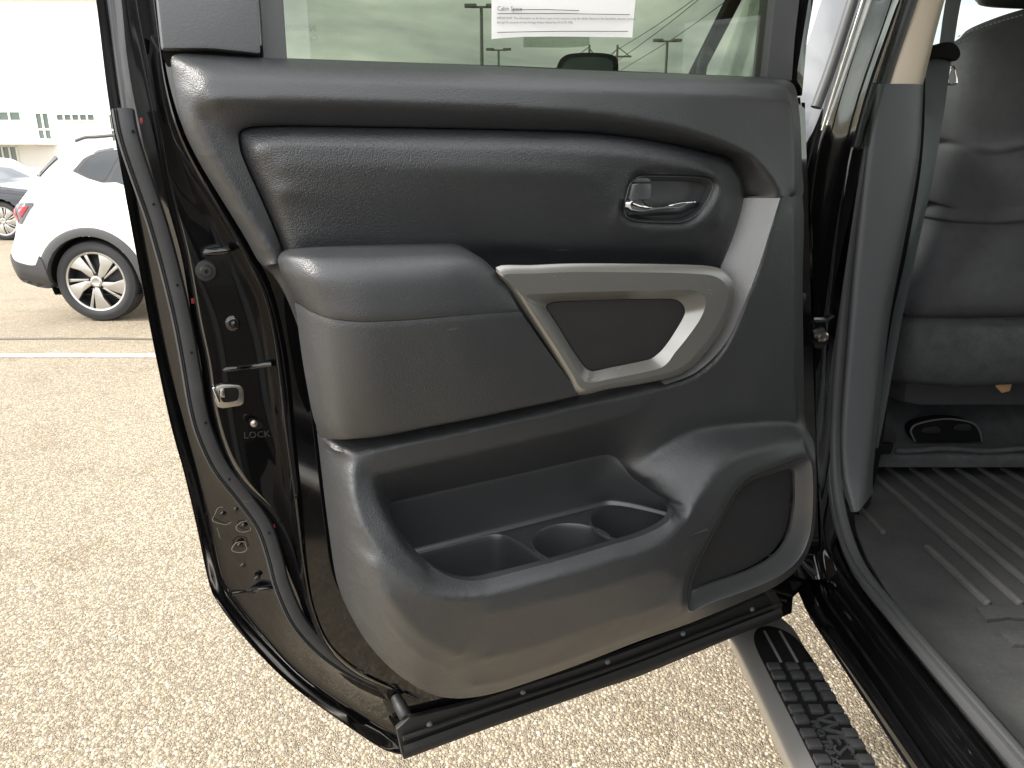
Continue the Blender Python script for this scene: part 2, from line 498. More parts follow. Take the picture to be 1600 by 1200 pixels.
def silver_nodes(nt, b):
    co = coords(nt)
    mpn = N(nt, 'ShaderNodeMapping'); mpn.inputs['Rotation'].default_value = (0, R(38), 0); mpn.inputs['Scale'].default_value = (22, 1, 240)
    nt.links.new(co, mpn.inputs['Vector'])
    n = N(nt, 'ShaderNodeTexNoise', Scale=3.0, Detail=2.0); nt.links.new(mpn.outputs[0], n.inputs['Vector'])
    n2 = N(nt, 'ShaderNodeTexNoise', Scale=26.0, Detail=3.0); nt.links.new(co, n2.inputs['Vector'])
    a = ramp(nt, n.outputs['Fac'], [(0.70, (0,)*3), (0.74, (1,)*3)])
    c = ramp(nt, n2.outputs['Fac'], [(0.55, (0,)*3), (0.7, (1,)*3)])
    f = mixc(nt, 1.0, a, c, 'MULTIPLY')
    nt.links.new(mixc(nt, f, (.34, .335, .315), (.78, .78, .76)), b.inputs['Base Color'])
M['silver'] = mat('satin_silver_plastic', (.34, .335, .315), .36, .75, build=silver_nodes)
M['chrome'] = mat('chrome', (.75, .76, .78), .07, 1.0)
M['steel'] = mat('zinc_steel', (.42, .40, .36), .28, 1.0)
M['inset'] = mat('inset_fabric', (.012, .0115, .012), .75, build=grain(1200, .0003, .5, (.018, .0175, .018), .7, .85, .04))
M['cloth'] = mat('speaker_cloth', (.01, .0095, .011), .85, build=grain(1500, .0004, .7, (.0115, .011, .0125), .8, .95, .03))
def glassm(name, tint, refl=1.0):
    m = bpy.data.materials.new(name); m.use_nodes = True; nt = m.node_tree; nt.nodes.clear()
    o = N(nt, 'ShaderNodeOutputMaterial'); t = N(nt, 'ShaderNodeBsdfTransparent'); t.inputs[0].default_value = (*tint, 1)
    g = N(nt, 'ShaderNodeBsdfGlossy'); g.inputs['Roughness'].default_value = 0.01
    fr = N(nt, 'ShaderNodeFresnel', IOR=1.5); mxs = N(nt, 'ShaderNodeMixShader')
    ge = N(nt, 'ShaderNodeNewGeometry'); mr = N(nt, 'ShaderNodeMapRange'); mr.inputs['To Min'].default_value = 1.5; mr.inputs['To Max'].default_value = 1/1.5
    nt.links.new(ge.outputs['Backfacing'], mr.inputs['Value']); nt.links.new(mr.outputs[0], fr.inputs['IOR'])
    nt.links.new(fr.outputs[0], mxs.inputs[0]); nt.links.new(t.outputs[0], mxs.inputs[1]); nt.links.new(g.outputs[0], mxs.inputs[2])
    nt.links.new(mxs.outputs[0], o.inputs[0]); return m
M['glass'] = glassm('green_tinted_glass', (.385, .415, .355))
M['clearglass'] = glassm('windscreen_glass', (.86, .89, .86))
M['darkglass'] = mat('dark_glass', (.05, .055, .06), .04, spec=.6)
M['film'] = glassm('plastic_sleeve', (.74, .78, .74))
def paper_nodes(nt, b):
    b.inputs['Roughness'].default_value = .7
M['paper'] = mat('white_paper', (.82, .82, .80), .7)
M['ink'] = mat('black_ink', (.04, .04, .045), .8)
M['etch'] = glassm('etched_glass_mark', (.72, .72, .72))
M['beige'] = mat('beige_pillar_plastic', (.72, .63, .50), .55, build=grain(800, .0003, .3, (.72, .63, .50), .5, .6, .15, (.60, .52, .41)))
M['greytrim'] = mat('grey_pillar_plastic', (.034, .038, .042), .5, build=grain(800, .0004, .35, (.10, .107, .114), .42, .52, .1))
def weave(nt, b):
    co = coords(nt, (1, 1, 1)); w = N(nt, 'ShaderNodeTexWave', Scale=190.0, Distortion=1.0); w.bands_direction = 'Z'
    nt.links.new(co, w.inputs['Vector'])
    bp = N(nt, 'ShaderNodeBump', Strength=.5, Distance=.0006); nt.links.new(w.outputs['Fac'], bp.inputs['Height']); nt.links.new(bp.outputs[0], b.inputs['Normal'])
M['webbing'] = mat('belt_webbing', (.06, .071, .074), .6, build=weave)
M['seat'] = mat('charcoal_seat_fabric', (.025, .026, .03), .8, build=speckled((.056, .058, .065), (.038, .039, .044), 700, .35, .85, .0006))
M['carpet'] = mat('charcoal_carpet', (.02,)*3, .95, build=speckled((.100, .106, .110), (.036, .039, .041), 420, .9, .97, .003))
M['headrest'] = mat('headrest_vinyl', (.018, .018, .02), .5)
M['thread'] = mat('grey_thread', (.25, .25, .26), .8)
M['mat'] = mat('rubber_mat', (.03,)*3, .7, build=speckled((.078, .079, .077), (.036, .037, .038), 160, .5, .62, .0006))
M['mattop'] = mat('worn_rubber_ridge', (.08,)*3, .6, build=speckled((.13, .129, .125), (.07, .071, .07), 160, .4, .55, .0005))
M['tan'] = mat('tan_tag', (.55, .33, .17), .6)
M['treadpad'] = mat('tread_rubber', (.02,)*3, .38, build=speckled((.075, .076, .078), (.045, .046, .047), 300, .3, .36, .0006))
M['stepmetal'] = mat('satin_stainless', (.62, .60, .57), .42, .75, build=None)
M['waterdust'] = mat('dried_water_dust', (.22,.19,.14), .9)
M['bevel_sheen'] = mat('painted_sheen', (.16,.16,.158), .4, build=grain(700, .0005, .5, (.15, .15, .148), .34, .44, .2, (.24,.24,.23), spec=.7))  # paler than the trim: sunlit sheen as base colour
M['padbase'] = mat('tread_groove_rubber', (.010,)*3, .7, spec=.25)
M['rivet'] = mat('grey_rivet', (.11,.115,.12), .45)
M['mirrorglass'] = mat('mirror_glass', (.10,.13,.13), .03, .0, spec=.9)
M['etchpaint'] = mat('embossed_mark', (.03,.03,.028), .3)
# ------------------------------------------------------------------ the pickup truck and its open rear door
truck = empty('pickup_truck', (0.75, 1.2, 0.0))
tag(truck, 'black pickup truck with its left rear door standing open', 'truck')

# --- door shell: painted inner sheet, shut-face with steps, outer hem; door coordinates = (along, outwards, up)
def dl(*cs, n=90): return [resample(spline(DD(c), 6), n) for c in cs]
J0 = [(300,86,-.012),(300,150,-.012),(330,240,-.012),(370,310,-.012),(415,380,-.012),(445,430,-.012),(475,490,-.012),(490,560,-.012),(500,640,-.012),(510,720,-.012),(520,800,-.012),(535,880,-.012),(560,950,-.012),(600,1010,-.012),(660,1050,-.012),(740,1070,-.012)]
J1 = [(253,60,-.014),(262,120,-.014),(282,190,-.014),(310,250,-.014),(350,315,-.014),(395,390,-.014),(425,450,-.014),(445,530,-.014),(455,600,-.014),(462,680,-.014),(472,780,-.014),(480,880,-.014),(492,950,-.014),(520,1010,-.014),(575,1055,-.014),(660,1092,-.014)]
J2 = [(247,60,-.010),(257,130,-.010),(275,200,-.010),(302,260,-.010),(340,325,-.010),(383,400,-.010),(412,462,-.010),(428,530,-.010),(437,600,-.010),(446,680,-.010),(460,780,-.010),(473,880,-.010),(487,950,-.010),(513,1008,-.010),(565,1054,-.010),(650,1092,-.010)]
J3 = [(242,55,-0.036),(250,130,-0.036),(266,200,-0.036),(290,260,-0.036),(325,325,-0.036),(368,405,-0.036),(400,468,-0.036),(416,530,-0.036),(425,600,-0.036),(434,680,-0.036),(450,790,-0.036),(467,885,-0.032),(480,950,-0.026),(505,1008,-0.026),(555,1056,-0.026),(645,1095,-0.026)]
J4 = [(215,0,-0.029),(232,100,-0.029),(250,195,-0.029),(262,260,-0.029),(276,320,-0.029),(296,396,-0.029),(315,500,-0.029),(330,570,-0.029),(340,640,-0.029),(360,705,-0.029),(388,752,-0.029),(430,800,-0.029),(455,850,-0.03),(475,920,-0.03),(500,985,-0.03),(560,1048,-0.03),(640,1092,-0.03)]
J4b = [(209,0,-0.048),(226,100,-0.048),(244,195,-0.048),(256,260,-0.048),(270,322,-0.048),(290,400,-0.048),(308,500,-0.048),(322,570,-0.048),(332,645,-0.048),(352,712,-0.048),(380,760,-0.048),(420,806,-0.048),(446,856,-0.044),(467,925,-0.043),(492,990,-0.038),(553,1054,-0.033),(634,1096,-0.03)]
J5 = [(195,0,-.072),(205,100,-.072),(219,195,-.072),(236,290,-.072),(252,370,-.072),(272,470,-.072),(290,560,-.072),(303,640,-.072),(322,705,-.072),(350,765,-.072),(385,815,-.072),(412,870,-.070),(432,930,-.066),(465,1000,-.060),(540,1066,-.055),(628,1108,-.050)]
J6 = [(168,0,-.082),(188,150,-.082),(212,300,-.082),(236,430,-.082),(262,560,-.082),(288,660,-.082),(310,740,-.082),(330,820,-.082),(346,890,-.082),(358,918,-.082),(400,972,-.080),(470,1048,-.076),(550,1105,-.072),(612,1143,-.066),(632,1150,-.06)]
J6b = [(162,0,-0.079),(182,150,-0.079),(206,300,-0.079),(230,430,-0.079),(256,560,-0.079),(281,660,-0.079),(303,742,-0.079),(322,822,-0.079),(338,893,-0.079),(350,924,-0.079),(392,980,-0.077),(463,1056,-0.073),(543,1113,-0.069),(608,1152,-0.063),(632,1160,-0.057)]
J7 = [(153,0,-0.0765),(173,160,-0.0765),(199,305,-0.0765),(222,430,-0.0765),(247,560,-0.0765),(270,665,-0.0765),(292,745,-0.0765),(311,825,-0.0765),(326,895,-0.0765),(338,930,-0.0765),(382,990,-0.0745),(455,1064,-0.0705),(537,1124,-0.0655),(602,1168,-0.0595),(630,1176,-0.0525)]
J8 = [(150,0,-0.0755),(170,160,-0.0755),(196,305,-0.0755),(219,430,-0.0755),(244,560,-0.0755),(267,665,-0.0755),(289,745,-0.0755),(308,827,-0.0755),(323,898,-0.0755),(335,934,-0.0755),(380,995,-0.0735),(453,1069,-0.0695),(536,1130,-0.0645),(602,1173,-0.0585),(632,1180,-0.0515)]
J9 = [(x+40, y-20, -.125) for x, y, n in J8]
# continue every shut-face contour up the window frame
def up_ext(c):
    x0, y0, n0 = c[0]
    s = (800 - x0) / (4456 - y0)
    return [(x0 + s*(-430 - y0), -430, n0), (x0 + s*(-200 - y0), -200, n0)] + c
JS = [up_ext(c) if c[0][1] <= 60 else c for c in (J1, J2, J3, J4, J4b, J5, J6, J6b, J7, J8, J9)]
A_ = dl(*JS)
V1, F1 = loft(A_, 3)
inner = dl(J0, J1)
V2, F2 = loft(inner, 1)
# inner sheet behind the trim and lower edge to the hinge end
sheet = DD([(300,100),(700,112),(1215,136),(1258,170),(1268,500),(1275,700),(1280,880),(1224,948),(1000,1020),(800,1085),(640,1135),(560,1040),(500,900),(480,640),(420,430),(330,250)], -.014)
V3, F3 = prism(sheet, (0, .004, 0))
# outer skin (seen from the far side only), hinge-end wall
skin = DD([(150,0),(196,305),(244,560),(289,745),(335,934),(453,1069),(602,1173),(632,1180),(1000,1060),(1240,960),(1262,700),(1262,500),(1262,160),(700,132),(250,100),(240,0)], -.10)
skin[:, 1] = .105
V4, F4 = prism(skin, (0, .003, 0))
hz = DD([(1250,150),(1264,300),(1272,500),(1276,700),(1279,880),(1224,950)], -.014)
V5, F5 = loft([spline(hz, 4), spline(hz + (.02, .02, 0), 4), spline(hz + (.025, .09, 0), 4), spline(hz + (.0, .106, 0), 4)], 2)
bot = DD([(625,1150),(800,1092),(1000,1028),(1224,950)], -.014)
V6, F6 = loft([spline(bot, 4), spline(bot + (0, .09, -.012), 4)], 1)
Vd, Fd = merge((V1, F1), (V2, F2), (V3, F3), (V4, F4), (V5, F5), (V6, F6))
me = bpy.data.meshes.new('rear_door'); me.from_pydata([tuple(map(float, v)) for v in Vd], [], Fd); me.validate()
me.shade_smooth(); me.set_sharp_from_angle(angle=R(50)); me.materials.append(M['paint'])
door = bpy.data.objects.new('rear_door', me); C.objects.link(door)
door.location = (0, DY0, 0); door.rotation_euler = (0, 0, DA)
WM[door.name] = Matrix.Translation((0, DY0, 0)) @ Matrix.Rotation(DA, 4, 'Z')
door.parent = truck; door.matrix_parent_inverse = wm(truck).inverted()
def dpart(name, VF, m, **kw): return obj(name, VF[0], VF[1], M[m], door, local=True, **kw)

# --- embossed steps, plugs, screws and the latch on the shut face
def jn(x, y):
    """depth of the shut face near a pixel, from the nearest contour points"""
    best = sorted(((px-x)**2 + (py-y)**2, n) for c in (J1, J2, J3, J4, J4b, J5, J6, J6b, J7) for px, py, n in c_dense[id(c)])[:6]
    w = [1/(d+4) for d, n in best]; return sum(a*n for a, (d, n) in zip(w, best))/sum(w)
c_dense = {id(c): [tuple(p) for p in spline(np.array(c, float), 8)] for c in (J1, J2, J3, J4, J4b, J5, J6, J6b, J7)}
def lathe_d(x, y, prof, n=20, lift=0.0, nn=None):
    n0 = jn(x, y) if nn is None else nn
    return lathe(D(x, y, n0 + lift), (0, -1, 0), prof, n)
for a, b, w in (((300, 397), (357, 391), .0042), ((347, 578), (424, 569), .0032), ((362, 927), (432, 917), .004)):
    pts = [D(a[0]+(b[0]-a[0])*t, a[1]+(b[1]-a[1])*t, jn(a[0]+(b[0]-a[0])*t, a[1]+(b[1]-a[1])*t)) for t in np.linspace(0, 1, 9)]
    dpart('pressed_step', tube([p + (0, w*.05, 0) for p in pts], w, 10, up=(0, 1, 0)), 'paintclean')
dpart('rubber_plug', lathe_d(321, 423, [(.0115, -.004), (.0115, .001), (.0095, .0035), (.006, .004), (.0052, .0065), (.002, .0068), (.0015, .003), (0, .003)], 24, .002), 'darkrubber')
dpart('rubber_plug', lathe_d(364, 505, [(.008, -.004), (.008, .001), (.0065, .002), (.003, .002), (.0026, .0045), (0, .005)], 20, .001), 'paint')
for x, y in ((349, 803), (370, 796), (353, 825), (382, 821), (375, 852), (380, 884), (373, 910), (402, 904)):
    dpart('screw', lathe_d(x, y, [(.0036, -.004), (.0036, .0002), (.0026, .0012), (.001, .0014), (.0008, .0006), (0, .0006)], 12, .0), 'paint')
for x, y, rr in ((349,806,.011),(353,828,.010),(382,823,.008),(375,855,.008)):
    c0 = D(x, y, jn(x, y)+.0004)
    ang = np.linspace(0, 2*math.pi, 28, endpoint=False)
    dpart('water_mark', tube([c0 + (rr*math.cos(t)*(1+.18*math.sin(3*t+x)), 0, rr*math.sin(t)*(1+.15*math.cos(2*t+y))) for t in ang], .00045, 4, up=(0,-1,0), closed_path=True), 'waterdust')
# latch: recessed pocket with a rounded metal surround, fork and striker plate
lx = [(338,604),(372,602),(379,606),(381,614),(381,628),(377,633),(368,635),(340,636)]
dpart('latch_plate', prism(spline(DD(lx, -.026), 3, True), (0, .012, 0), .0012), 'steel')
dpart('latch_recess', prism(spline(DD([(344,609),(367,606),(373,610),(373,620),(370,626),(350,629),(345,622)], -.0245), 3, True), (0, .006, 0), .0005), 'black')
dpart('latch_fork', prism(DD([(331,606),(336,605),(345,629),(341,632)], -.020), (0, .014, 0), .001), 'chrome')
dpart('latch_fork', prism(DD([(344,608),(351,608),(352,622),(343,621)], -.022), (0, .01, 0), .0015), 'steel')
dpart('lock_slot', prism(spline(DD([(390,659),(396,656),(405,658),(411,663),(409,669),(400,670),(393,666)], -.0215), 3, True), (0, .008, 0), .001), 'black')
dpart('lock_bolt', lathe_d(397, 662, [(.0038, -.004), (.0038, .0), (.002, .001), (0, .0012)], 14, nn=-.0195), 'steel')
a = D(381, 685, -.030); b = D(412, 683, -.030); ex = (b-a)/np.linalg.norm(b-a)
dpart('embossed_lettering', place(text_mesh('LOCK', .0105, .0003), a, ex, (0, 0, 1)), 'etchpaint', smooth=False) if 'etchpaint' in M else None

# --- door weatherstrip: broad soft rubber with a fixing lip, holes and red clips
SP = [(193,172,-.058),(199,205,-.054),(209,240,-.052),(226,290,-.052),(245,345,-.052),(266,420,-.052),(285,500,-.052),(298,570,-.052),(308,630,-.052),(320,675,-.052),(344,727,-.052),(380,774,-.052),(412,820,-.050),(428,866,-.048),(441,915,-.044),(468,972,-.038),(514,1020,-.032),(576,1058,-.026),(655,1087,-.020)]
sp = resample(spline(DD(SP), 8), 140)
dpart('weatherstrip', sweep(sp, [(-.0085,-.004),(-.0095,.001),(-.007,.006),(-.001,.0082),(.0045,.0065),(.0058,.0035),(.0068,.0050),(.0078,.0035),(.0088,.0048),(.0100,.0030),(.0102,-.003),(.006,-.006)], up=(0,-1,0)), 'striprubber')
for x, y in ((208,205),(240,319),(277,445),(299,550),(321,660),(358,748),(420,832),(498,1010)):
    dpart('vent_hole', lathe(D(x, y, -.0462+.0002*(y>800)*20), (0,-1,0), [(.0014,-.003),(.0014,.003),(0,.003)], 8), 'black')
for x, y in ((221,189),(301,470),(330,618),(429,820),(473,943)):
    dpart('clip', box(D(x, y, -.049), (.0026,.004,.0055), .0006), 'red')
# --- window surround: rear quarter cover, channel bars and the glass
def dprism(name, px, n0, n1, m, bev=.002, sm=1):
    P = DD(px, n0)
    if sm > 1: P = spline(P, sm, True)
    return dpart(name, prism(P, (0, n0-n1, 0), bev), m)
dprism('quarter_cover', [(205,-430),(246,0),(254,76),(330,76),(408,84),(404,0),(368,-430)], .006, -.02, 'greytrim', .003)
dprism('shadow_gap_strip', [(236,55),(420,72),(420,110),(262,104)], -.012, -.03, 'black', .001)  # black strip added for the shadow in the gap below the cover
dprism('window_channel', [(372,-430),(406,0),(412,95),(470,97),(449,91),(443,0),(412,-430)], -.004, -.03, 'rubber', .002)
dprism('window_channel', [(1264,-430),(1211,0),(1198,122),(1238,127),(1243,60),(1250,0),(1310,-430)], -.002, -.03, 'rubber', .003)
dprism('window_frame', [(1312,-430),(1251,0),(1244,60),(1239,128),(1254,150),(1262,60),(1272,0),(1340,-430)], -.012, -.06, 'paintclean', .002)
dprism('window_frame', [(110,-470),(205,-430),(412,-430),(1264,-430),(1345,-430),(1352,-490),(105,-540)], .0, -.06, 'paintclean', .002)
dprism('window_glass', [(408,-432),(441,0),(449,100),(800,112),(1203,128),(1213,0),(1268,-432)], -.014, -.018, 'glass', 0)
dprism('waist_seal', [(448,91),(800,103),(1202,121),(1202,127),(800,111),(448,99)], -.006, -.013, 'darkrubber', 0)
# faint maker's stamp in the glass, read from behind
gx = DD([(516,41),(464,41)], -.0132); ex = (gx[1]-gx[0]); ex /= np.linalg.norm(ex)
for s, x, y, sz in (('NISSAN', 494, 49, .0085), ('Carlex', 497, 63, .0075)):
    dpart('glass_stamp', place(text_mesh(s, sz), D(x, y, -.0135), ex, (0,0,1)), 'etch', smooth=False)

# --- upper trim: the roll under the glass and the frame round the padded insert
E1 = [(330,157),(450,158),(600,162),(720,167),(850,173),(950,182),(1050,198),(1110,216),(1155,238),(1190,264),(1210,288),(1221,308)]
E2 = [(372,214),(376,204),(388,199),(410,197),(450,196),(700,200),(860,204),(940,208),(1020,219),(1090,233),(1132,243),(1150,254),(1162,276),(1168,300)]
INL = [(372,214),(376,238),(388,268),(405,305),(425,352),(438,385),(446,410)]
outU = [(268,96,.010),(270,87,.008),(285,84,.004),(330,86,.0),(450,92,-.003),(700,100,-.003),(900,109,-.003),(1100,117,-.003),(1205,122,-.001),(1228,125,.006),(1240,132,.010),(1246,150,.014),(1251,200,.016),(1253,260,.018),(1254,306,.018)] \
    + [(1222,306.5,.058),(1168,306,.023)] + [(x, y, .026) for x, y in E2[::-1]] + [(x, y, .026) for x, y in INL[1:]] \
    + [(438,412,.030),(424,413,.030),(408,412,.010),(385,372,.008),(350,315,.008),(312,252,.008),(284,190,.008)]
conU = [
    [(292,98,.023),(296,112,.027),(300,135,.031)],
    [(312,101,.028),(316,120,.036),(320,142,.042)],
    [(318,99,.026),(450,103,.026),(700,111,.026),(900,119,.026),(1100,127,.026),(1215,134,.026),(1234,143,.028)],
    [(326,119,.039),(450,122,.040),(700,130,.040),(900,138,.040),(1100,147,.040),(1225,158,.040)],
    [(x, y, .047+max(0,x-1000)*.00005) for x, y in E1],
    [(x, y+6, .042+max(0,x-1000)*.00005) for x, y in E1[:-4]],
    [(279,135,.020),(290,188,.021),(318,250,.021),(356,314,.021),(392,372,.021),(416,412,.021)],
    [(299,150,.033),(306,175,.033),(332,238,.033),(370,305,.033),(404,365,.033),(432,411,.033)],
    [(318,178,.030),(344,232,.029),(378,298,.029),(412,360,.029)],
    [(1236,160,.042),(1240,220,.048),(1242,304,.053)],
]
upper = moulded('top_roll', outU, conU, M['trim_up'], door, step=.0027, blur=4)
# --- padded insert
hand_out = [(975,326,.044),(979,303,.044),(986,285,.044),(1000,276,.044),(1040,275,.044),(1095,277,.044),(1110,281,.044),(1115,290,.044),(1110,305,.044),(1098,325,.044),(1084,340,.044),(1062,348,.044),(1000,346,.044),(979,339,.044)]
outI = [(x, y, .020) for x, y in E2] + [(1166,315,.020),(1158,345,.020),(1145,385,.020),(1134,416,.020),(1128,428,.020),(1000,440,.02),(800,440,.02),(600,440,.02),(460,440,.02),(447,410,.020)] + [(x, y, .020) for x, y in INL[1:-1][::-1]]
conI = [
    [(382,226,.036),(386,212,.036),(405,203,.036),(450,201,.036),(700,205,.036),(860,209,.036),(940,213,.036),(1018,224,.036),(1086,238,.036),(1126,249,.036),(1142,259,.036),(1154,279,.036),(1159,302,.036),(1150,343,.036),(1137,383,.034),(1127,412,.030)],
    [(408,236,.050),(430,222,.052),(520,222,.054),(700,226,.054),(860,230,.054),(1000,243,.054),(1090,260,.052),(1120,280,.050),(1132,310,.050),(1124,350,.050)],
    [(440,258,.055),(700,262,.058),(900,270,.057),(960,285,.052)],
    [(388,235,.040),(405,280,.040),(424,320,.040),(445,370,.040),(460,410,.040)],
    [(440,300,.052),(700,310,.051),(900,315,.050),(960,320,.050)],
    [(470,370,.043),(700,378,.040),(860,385,.038),(1000,385,.038),(1100,380,.042)],
    [(470,425,.030),(800,400,.030),(880,404,.030),(1000,406,.028),(1115,410,.026)],
    [(968,340,.052),(975,300,.053),(995,268,.053),(1060,266,.053),(1112,272,.053),(1125,285,.053),(1120,310,.052),(1105,335,.051),(1080,354,.050),(1000,354,.050),(970,345,.050)],
]
insert = moulded('padded_insert', outI, conI, M['leather'], door, holes=[hand_out], step=.0027, blur=6)
# --- release handle in its cup
hc = DD(hand_out, .045); hin = DD([(983,326,.028),(987,305,.028),(993,291,.028),(1004,284,.028),(1040,283,.028),(1086,285,.028),(1098,289,.030),(1101,295,.030),(1096,307,.028),(1087,322,.028),(1076,333,.028),(1058,340,.028),(1003,339,.028),(986,335,.028)])
rim = DD([(x, y, .047) for x, y, n in hand_out]); k_ = rim.mean(0)
rimo = k_ + (rim-k_)*1.035; rimo[:, 1] = -.040
V, F = loft([spline(rimo, 5, True), spline(rim, 5, True), spline(k_+(rim-k_)*.975, 5, True), spline(hin, 5, True)], 2, closed=True)
nb = len(spline(hin, 5, True)); F.append(tuple(range(len(V)-nb, len(V))))
dpart('handle_cup', (V, F), 'smoothplastic')
dpart('lock_slider', prism(DD([(988,287,.050),(999,287,.053),(1018,286.5,.052),(1017,311,.052),(995,311.5,.053),(983,311,.050)]), (0, .02, 0), .0015), 'smoothplastic')
dpart('lock_slider_cap', prism(DD([(989,285),(996,279),(1010,277.5),(1017,280),(1018,285.5),(1000,286)], .052), (0, .016, 0), .002), 'smoothplastic')
lev = [DD([(978,333,.046),(985,336,.048),(1003,338,.044),(1020,337,.036),(1045,336,.034),(1065,334,.032),(1085,325,.030),(1094,318,.030)]),
       DD([(977,325,.056),(986,328,.059),(1003,332,.056),(1020,332,.048),(1045,331,.046),(1065,329,.044),(1085,321,.040),(1094,317,.036)]),
       DD([(978,316,.058),(987,316,.062),(1002,322,.060),(1020,325,.054),(1045,322,.054),(1065,318,.052),(1085,316,.048),(1095,315.5,.040)]),
       DD([(979,312,.050),(988,311,.054),(1004,313,.052),(1020,322,.050),(1045,319,.050),(1065,315,.048),(1085,314,.044),(1095,314.5,.037)]),
       DD([(979,312,.036),(988,311,.036),(1004,313,.036),(1020,322,.038),(1045,319,.038),(1065,315,.038),(1085,314,.036),(1095,314.5,.033)])]
dpart('release_lever', loft([spline(c, 5) for c in lev], 4), 'chrome')

# --- armrest pad and the panel below it
N_ = 70
padc = [
    [(434,404,.028),(438,396,.030),(450,389,.032),(480,386,.034),(540,383,.036),(620,381,.036),(690,380,.036),(712,381,.036),(728,388,.036),(745,399,.038)],
    [(434,405,.036),(439,398,.044),(452,392,.054),(482,390,.066),(540,388,.072),(620,386,.072),(690,385,.072),(716,387,.070),(734,393,.068),(752,403,.066)],
    [(434,409,.042),(440,404,.056),(455,401,.074),(486,401,.092),(545,402,.100),(620,400,.101),(690,397,.100),(722,397,.096),(745,402,.092),(764,413,.088)],
    [(436,416,.046),(443,415,.062),(460,415,.083),(492,417,.103),(550,419,.112),(625,416,.113),(695,411,.112),(730,410,.108),(756,415,.103),(776,426,.099)],
    [(440,428,.048),(448,430,.066),(466,433,.088),(498,437,.109),(556,440,.118),(630,437,.119),(700,432,.118),(738,430,.114),(766,434,.110),(788,444,.106)],
    [(452,450,.048),(460,456,.066),(477,463,.088),(508,470,.110),(562,474,.120),(636,471,.121),(706,465,.120),(748,462,.117),(778,462,.114),(801,467,.110)],
    [(464,469,.046),(472,478,.064),(488,487,.087),(516,496,.110),(566,501,.120),(640,498,.121),(712,492,.120),(756,489,.117),(786,487,.115),(812,485.5,.112)],
    [(465,470,.040),(473,479,.058),(489,488,.081),(516,497,.104),(566,502,.114),(640,499,.115),(712,493,.114),(756,490,.111),(786,488,.109),(813,486.5,.106)],
]
dpart('armrest_pad', loft([resample(spline(DD(c), 8), N_) for c in padc], 5), 'trim_up', angle=70)
top = [(461,474,.040),(472,480,.060),(489,489.5,.083),(516,498.5,.107),(566,503.5,.1185),(640,500.5,.1195),(712,494.5,.1185),(756,491,.1160),(786,489,.1140),(813,487,.1110)]
midp = [(473,565,.040),(484,572,.058),(500,580,.080),(528,588,.101),(576,592,.1125),(648,587,.113),(722,577,.112),(780,566,.108),(820,559,.104),(858,551,.099)]
low = [(489,650,.038),(499,654,.056),(515,658,.076),(540,659,.093),(590,656,.1025),(662,644,.102),(740,630,.1005),(805,616,.096),(850,606,.092),(891,597,.089)]
lowe = [(500,680,.034),(510,683,.053),(524,684.5,.072),(548,684,.088),(598,679,.0965),(670,665,.096),(748,650,.0945),(812,636,.091),(860,626,.088),(904,616,.085)]
lowe2 = [(501,682,.028),(511,685,.047),(525,686.5,.066),(549,686,.082),(599,681,.0905),(671,667,.090),(749,652,.0885),(813,638,.085),(861,628,.082),(905,618,.079)]
lowe3 = [(x, y-6, .03) for x, y, n in lowe2]
top0 = [(x, y, n-.006) for x, y, n in top]
dpart('armrest_panel', loft([resample(spline(DD(c), 8), N_) for c in (top0, top, midp, low, lowe, lowe2, lowe3)], 5), 'trim', angle=70)

# --- satin silver bezel with its dark inset
def nb_(x, y): return .109 - (x-800)*.000105 - (y-420)*.00006
bo = [(775,418),(830,414.5),(890,412),(960,412),(1040,413),(1098,415),(1122,419),(1138,429),(1147,444),(1149,462),(1142,486),(1122,524),(1098,556),(1076,577),(1048,590),(1000,600),(950,608),(904,617),(888,592),(860,548),(828,500),(798,453)]
bo2 = [(786,430),(835,427.5),(893,425),(960,425),(1038,426),(1092,428),(1114,431),(1128,438),(1136,449),(1138,463),(1132,484),(1113,520),(1090,550),(1070,570),(1044,582),(999,592),(952,599.5),(910,607),(895,585),(868,542),(836,494),(806,449)]
bc = [(822,461),(850,459),(900,456.5),(960,455),(1030,453.5),(1078,453),(1092,456),(1100,463),(1103,472),(1101,483),(1092,502),(1072,530),(1054,552),(1044,566),(1032,575),(995,584),(958,591),(920,598),(908,590),(884,552),(857,514),(830,476)]
bi = [(853,478),(866,472),(905,470),(960,468),(1016,467),(1048,467),(1058,469),(1064,473),(1069,480),(1070,490),(1064,503),(1048,529),(1036,545),(1028,553),(1016,561),(985,568),(955,574),(926,580),(915,575),(896,549),(877,518),(858,488)]
def lc(c, dn): return spline(DD([(x, y, nb_(x, y)+dn) for x, y in c]), 4, True)
V, F = loft([lc(bo, -.03), lc(bo, -.003), lc([(x*.5+a*.5, y*.5+b*.5) for (x, y), (a, b) in zip(bo, bo2)], .0015), lc(bo2, .004)], 2, True)
V2, F2 = loft([lc(bo2, .004), lc(bc, .005)], 1, True)
V3, F3 = loft([lc(bc, .005), lc(bi, -.009), lc(bi, -.016)], 1, True)
dpart('silver_bezel', merge((V, F), (V2, F2), (V3, F3)), 'silver', angle=32)
bic = DD([(x, y, nb_(x, y)-.010) for x, y in bi]); kk = bic.mean(0)
dpart('bezel_inset', prism(spline(kk+(bic-kk)*.985, 4, True), (0, .004, 0), .0012), 'inset')

